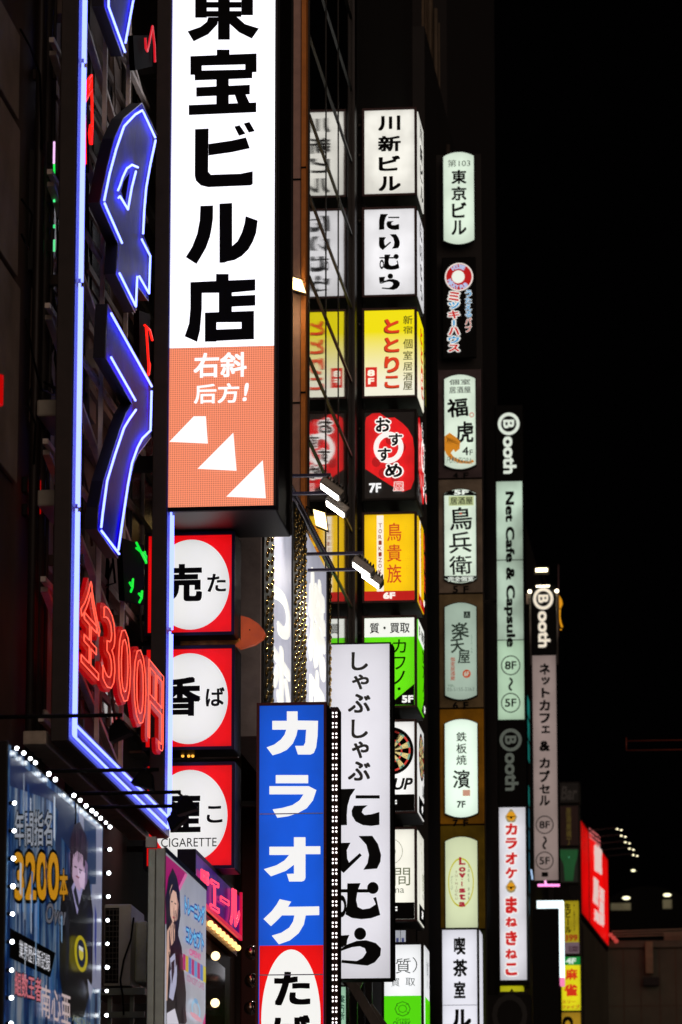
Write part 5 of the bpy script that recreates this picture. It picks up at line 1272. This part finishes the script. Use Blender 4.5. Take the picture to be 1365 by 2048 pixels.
A.text('居', 1186, 1750, 1198, 1806, PKW, b=.09, px=True, sh=.9); A.text('酒屋', 1198, 1770, 1209, 1824, PKW, b=.07, px=True, sh=.9, v=True); A.text('海鮮', 1188, 1816, 1209, 1842, PKW, b=.07, px=True, sh=.7)
for i in range(3): A.poly([(1178, 1655 + 8 * i), (1200, 1682 + 8 * i - 9), (1200, 1685 + 8 * i - 8), (1178, 1659 + 8 * i)], ('#e07070', .7), 'stripe')
rbox(MB(), um - .035, um + .015, zb, zt, -.02, .02).build('seam', paint('#3a0404', .5), rbd)
for i in range(5):
    s = .06 + .9 * i / 4; u = um + (ub - um) * s
    t = thing('roof_lamp', ['nearest and highest of the arm lamps over the red billboard', 'second arm lamp from the top over red billboard', 'middle arm lamp of the five over the red billboard', 'fourth arm lamp from the top over red billboard', 'lowest of the arm lamps over the red billboard'][i], 'lamp', tuple(RP.w(u, zt)), 'arm lamps over the red billboard')
    MB().bar(RP.w(u, zt + .12), RP.w(u, zt + .2, 1.0), .04).build('arm', DARKM, t)
    mb = MB()
    for du in (-.02, .3): mb.ball(RP.w(u + du, zt + .14, 1.05 + du * .4), .033, 8, 6, (1.3, 1, .8))
    mb.build('bulb', em('#f8ecc0', 2.5, base=.1), t)
# building under the billboard
bt = thing('far_building', 'low pale brown building under the red billboard with seamed walls and roof edge', 'building', tuple(RP.w(ua, 0)))
WB = paint('#4e4a3c', .75, noise=.25, scale=.6)
rbox(MB(), ua + .1, ub, 0, zb - .25, -6, -.05).build('side_wall', WB, bt)
ce = RP.w(ub, 0, -.05)
MB().box(ce.x + .003, ce.x + 9, ce.y, ce.y + 8, 0, Z(1290, 1888, ce.y)).build('front_wall', WB, bt)
zc_ = Z(1290, 1888, ce.y)
mb = MB(); mb.box(ce.x + .0, ce.x + 9, ce.y - .15, ce.y - .002, zc_ - .15, zc_ + .12); mb.build('parapet', paint('#4a4434', .6), bt)
mb = MB()
for px in (1248, 1282, 1320, 1352): x = Xp(px, 1950, ce.y); mb.box(x - .025, x + .025, ce.y - .012, ce.y - .002, 0, zc_ - .16)
z = Z(1300, 2012, ce.y); mb.box(ce.x, ce.x + 9, ce.y - .011, ce.y - .003, z - .02, z + .02); mb.build('seam', paint('#4a3626', .7), bt)
x = Xp(1300, 1950, ce.y); MB().box(x - .15, x + .15, ce.y - .4, ce.y - .16, zc_ - 1.0 * 1.2, zc_ + .05).build('downpipe', paint('#705c40', .5), bt, .02)
x = Xp(1303, 1960, ce.y); MB().box(x - .3, x + .3, ce.y - .3, ce.y - .015, Z(1300, 1972, ce.y), Z(1300, 1956, ce.y)).build('wall_box', DARKM, bt)
mb = MB()
for i in range(3): mb.bar((ce.x + .2, ce.y - .5, zc_ + .25 + .1 * i), (ce.x + 3 + i, ce.y - .5 + i * .2, zc_ + .3 + .15 * i), .05)
mb.box(ce.x + 2.2, ce.x + 4.4, ce.y + .5, ce.y + 2, zc_ + .12, zc_ + .5); mb.box(ce.x + 5, ce.x + 8, ce.y + .5, ce.y + 3, zc_ + .12, zc_ + .9)
mb.build('roof_pipe', paint('#6a5a44', .5), bt)
mb = MB()
for i, px in enumerate((1222, 1228, 1233)): mb.ball((Xp(px, 1874 + 5 * i, ce.y - 1), ce.y - 1, Z(px, 1870 + 6 * i, ce.y - 1)), .09)
mb.build('red_lights', em('#d85048', .6), bt)
# distant dark hall with lamps
D = 210.0
hl = thing('distant_hall', 'distant dark hall with curved roof and lit wall patches at the right', 'building', (Xp(1290, 1900, D), D, 0))
mb = MB(); n = 16; xs = [Xp(1215, 1800, D) + (Xp(1420, 1800, D) - Xp(1215, 1800, D)) * i / n for i in range(n + 1)]
vs = []; zl = Z(1290, 1800, D); zr = Z(1290, 1772, D)
for y in (D, D + 20):
    for i, x in enumerate(xs): vs.append((x, y, zl + (zr - zl) * sin(pi * min(1, i / n * 1.3)) ** .7 if i / n * 1.3 < 1 else zl))
    vs += [(xs[-1], y, 0), (xs[0], y, 0)]
k = n + 3
mb.add(vs, [list(range(k)), list(range(2 * k - 1, k - 1, -1))] + [(i, (i + 1) % k, k + (i + 1) % k, k + i) for i in range(k)])
mb.build('hall', paint('#040303', .7, 0, noise=.3, spec=.1), hl)
mb = MB()
for a, b, c, d in ((1222, 1806, 1262, 1820), (1326, 1800, 1344, 1818)): mb.box(Xp(a, 1800, D), Xp(c, 1800, D), D - .06, D - .01, Z(1290, d, D), Z(1290, b, D))
mb.build('window', em('#8a8060', .22, .6, .8), hl)  # lamplight on these wall patches is put into emission
for i, (px, py, r, lab) in enumerate(((1253, 1796, .1, 'far lamp over the wider lit wall patch, right of red billboard'), (1335, 1790, .1, 'far lamp nearest the photo\'s right edge'), (1267, 1741, .06, 'dimmest far lamp, alone above the curved roof'))):
    p = Vector((Xp(px, py, D - .6), D - .6, Z(px, py, D - .6)))
    t = thing('far_lamp', lab, 'lamp', tuple(p), 'far lamps by the hall')
    MB().ball(p, r, 10, 7, (2.0, 1, .8)).build('lens', em('#f4ecc0', 2.5, base=.1), t)
    MB().bar(p + Vector((0, .1, .14)), p + Vector((0, .62, .2)), .08).build('arm', DARKM, t)
# cantilever pole over the road on the right
D = 90.0
t = thing('road_gantry', 'thin dark red two bar gantry arm reaching in from the right edge', 'gantry', (Xp(1500, 1500, D), D, 0))
RG = paint('#8a3a28', .4, .3)
mb = MB()
for ya in (1482, 1501): mb.tube([(Xp(1253, ya, D), D, Z(1253, ya, D)), (Xp(1500, ya - 4, D), D, Z(1500, ya - 4, D))], .018)
mb.tube([(Xp(1253, 1478, D), D, Z(1253, 1475, D)), (Xp(1253, 1501, D), D, Z(1253, 1501, D))], .018); mb.build('arm', RG, t)
MB().tube([(Xp(1500, 1500, D), D, 0), (Xp(1500, 1500, D), D, Z(1500, 1450, D))], .1).build('pole', RG, t)
# high tower behind
building('tower_block', 'very dark tower rising behind the highest arched panel', -16, Xp(903, 150, 100), 98.5, 118, 46, paint('#1c1616', .8))
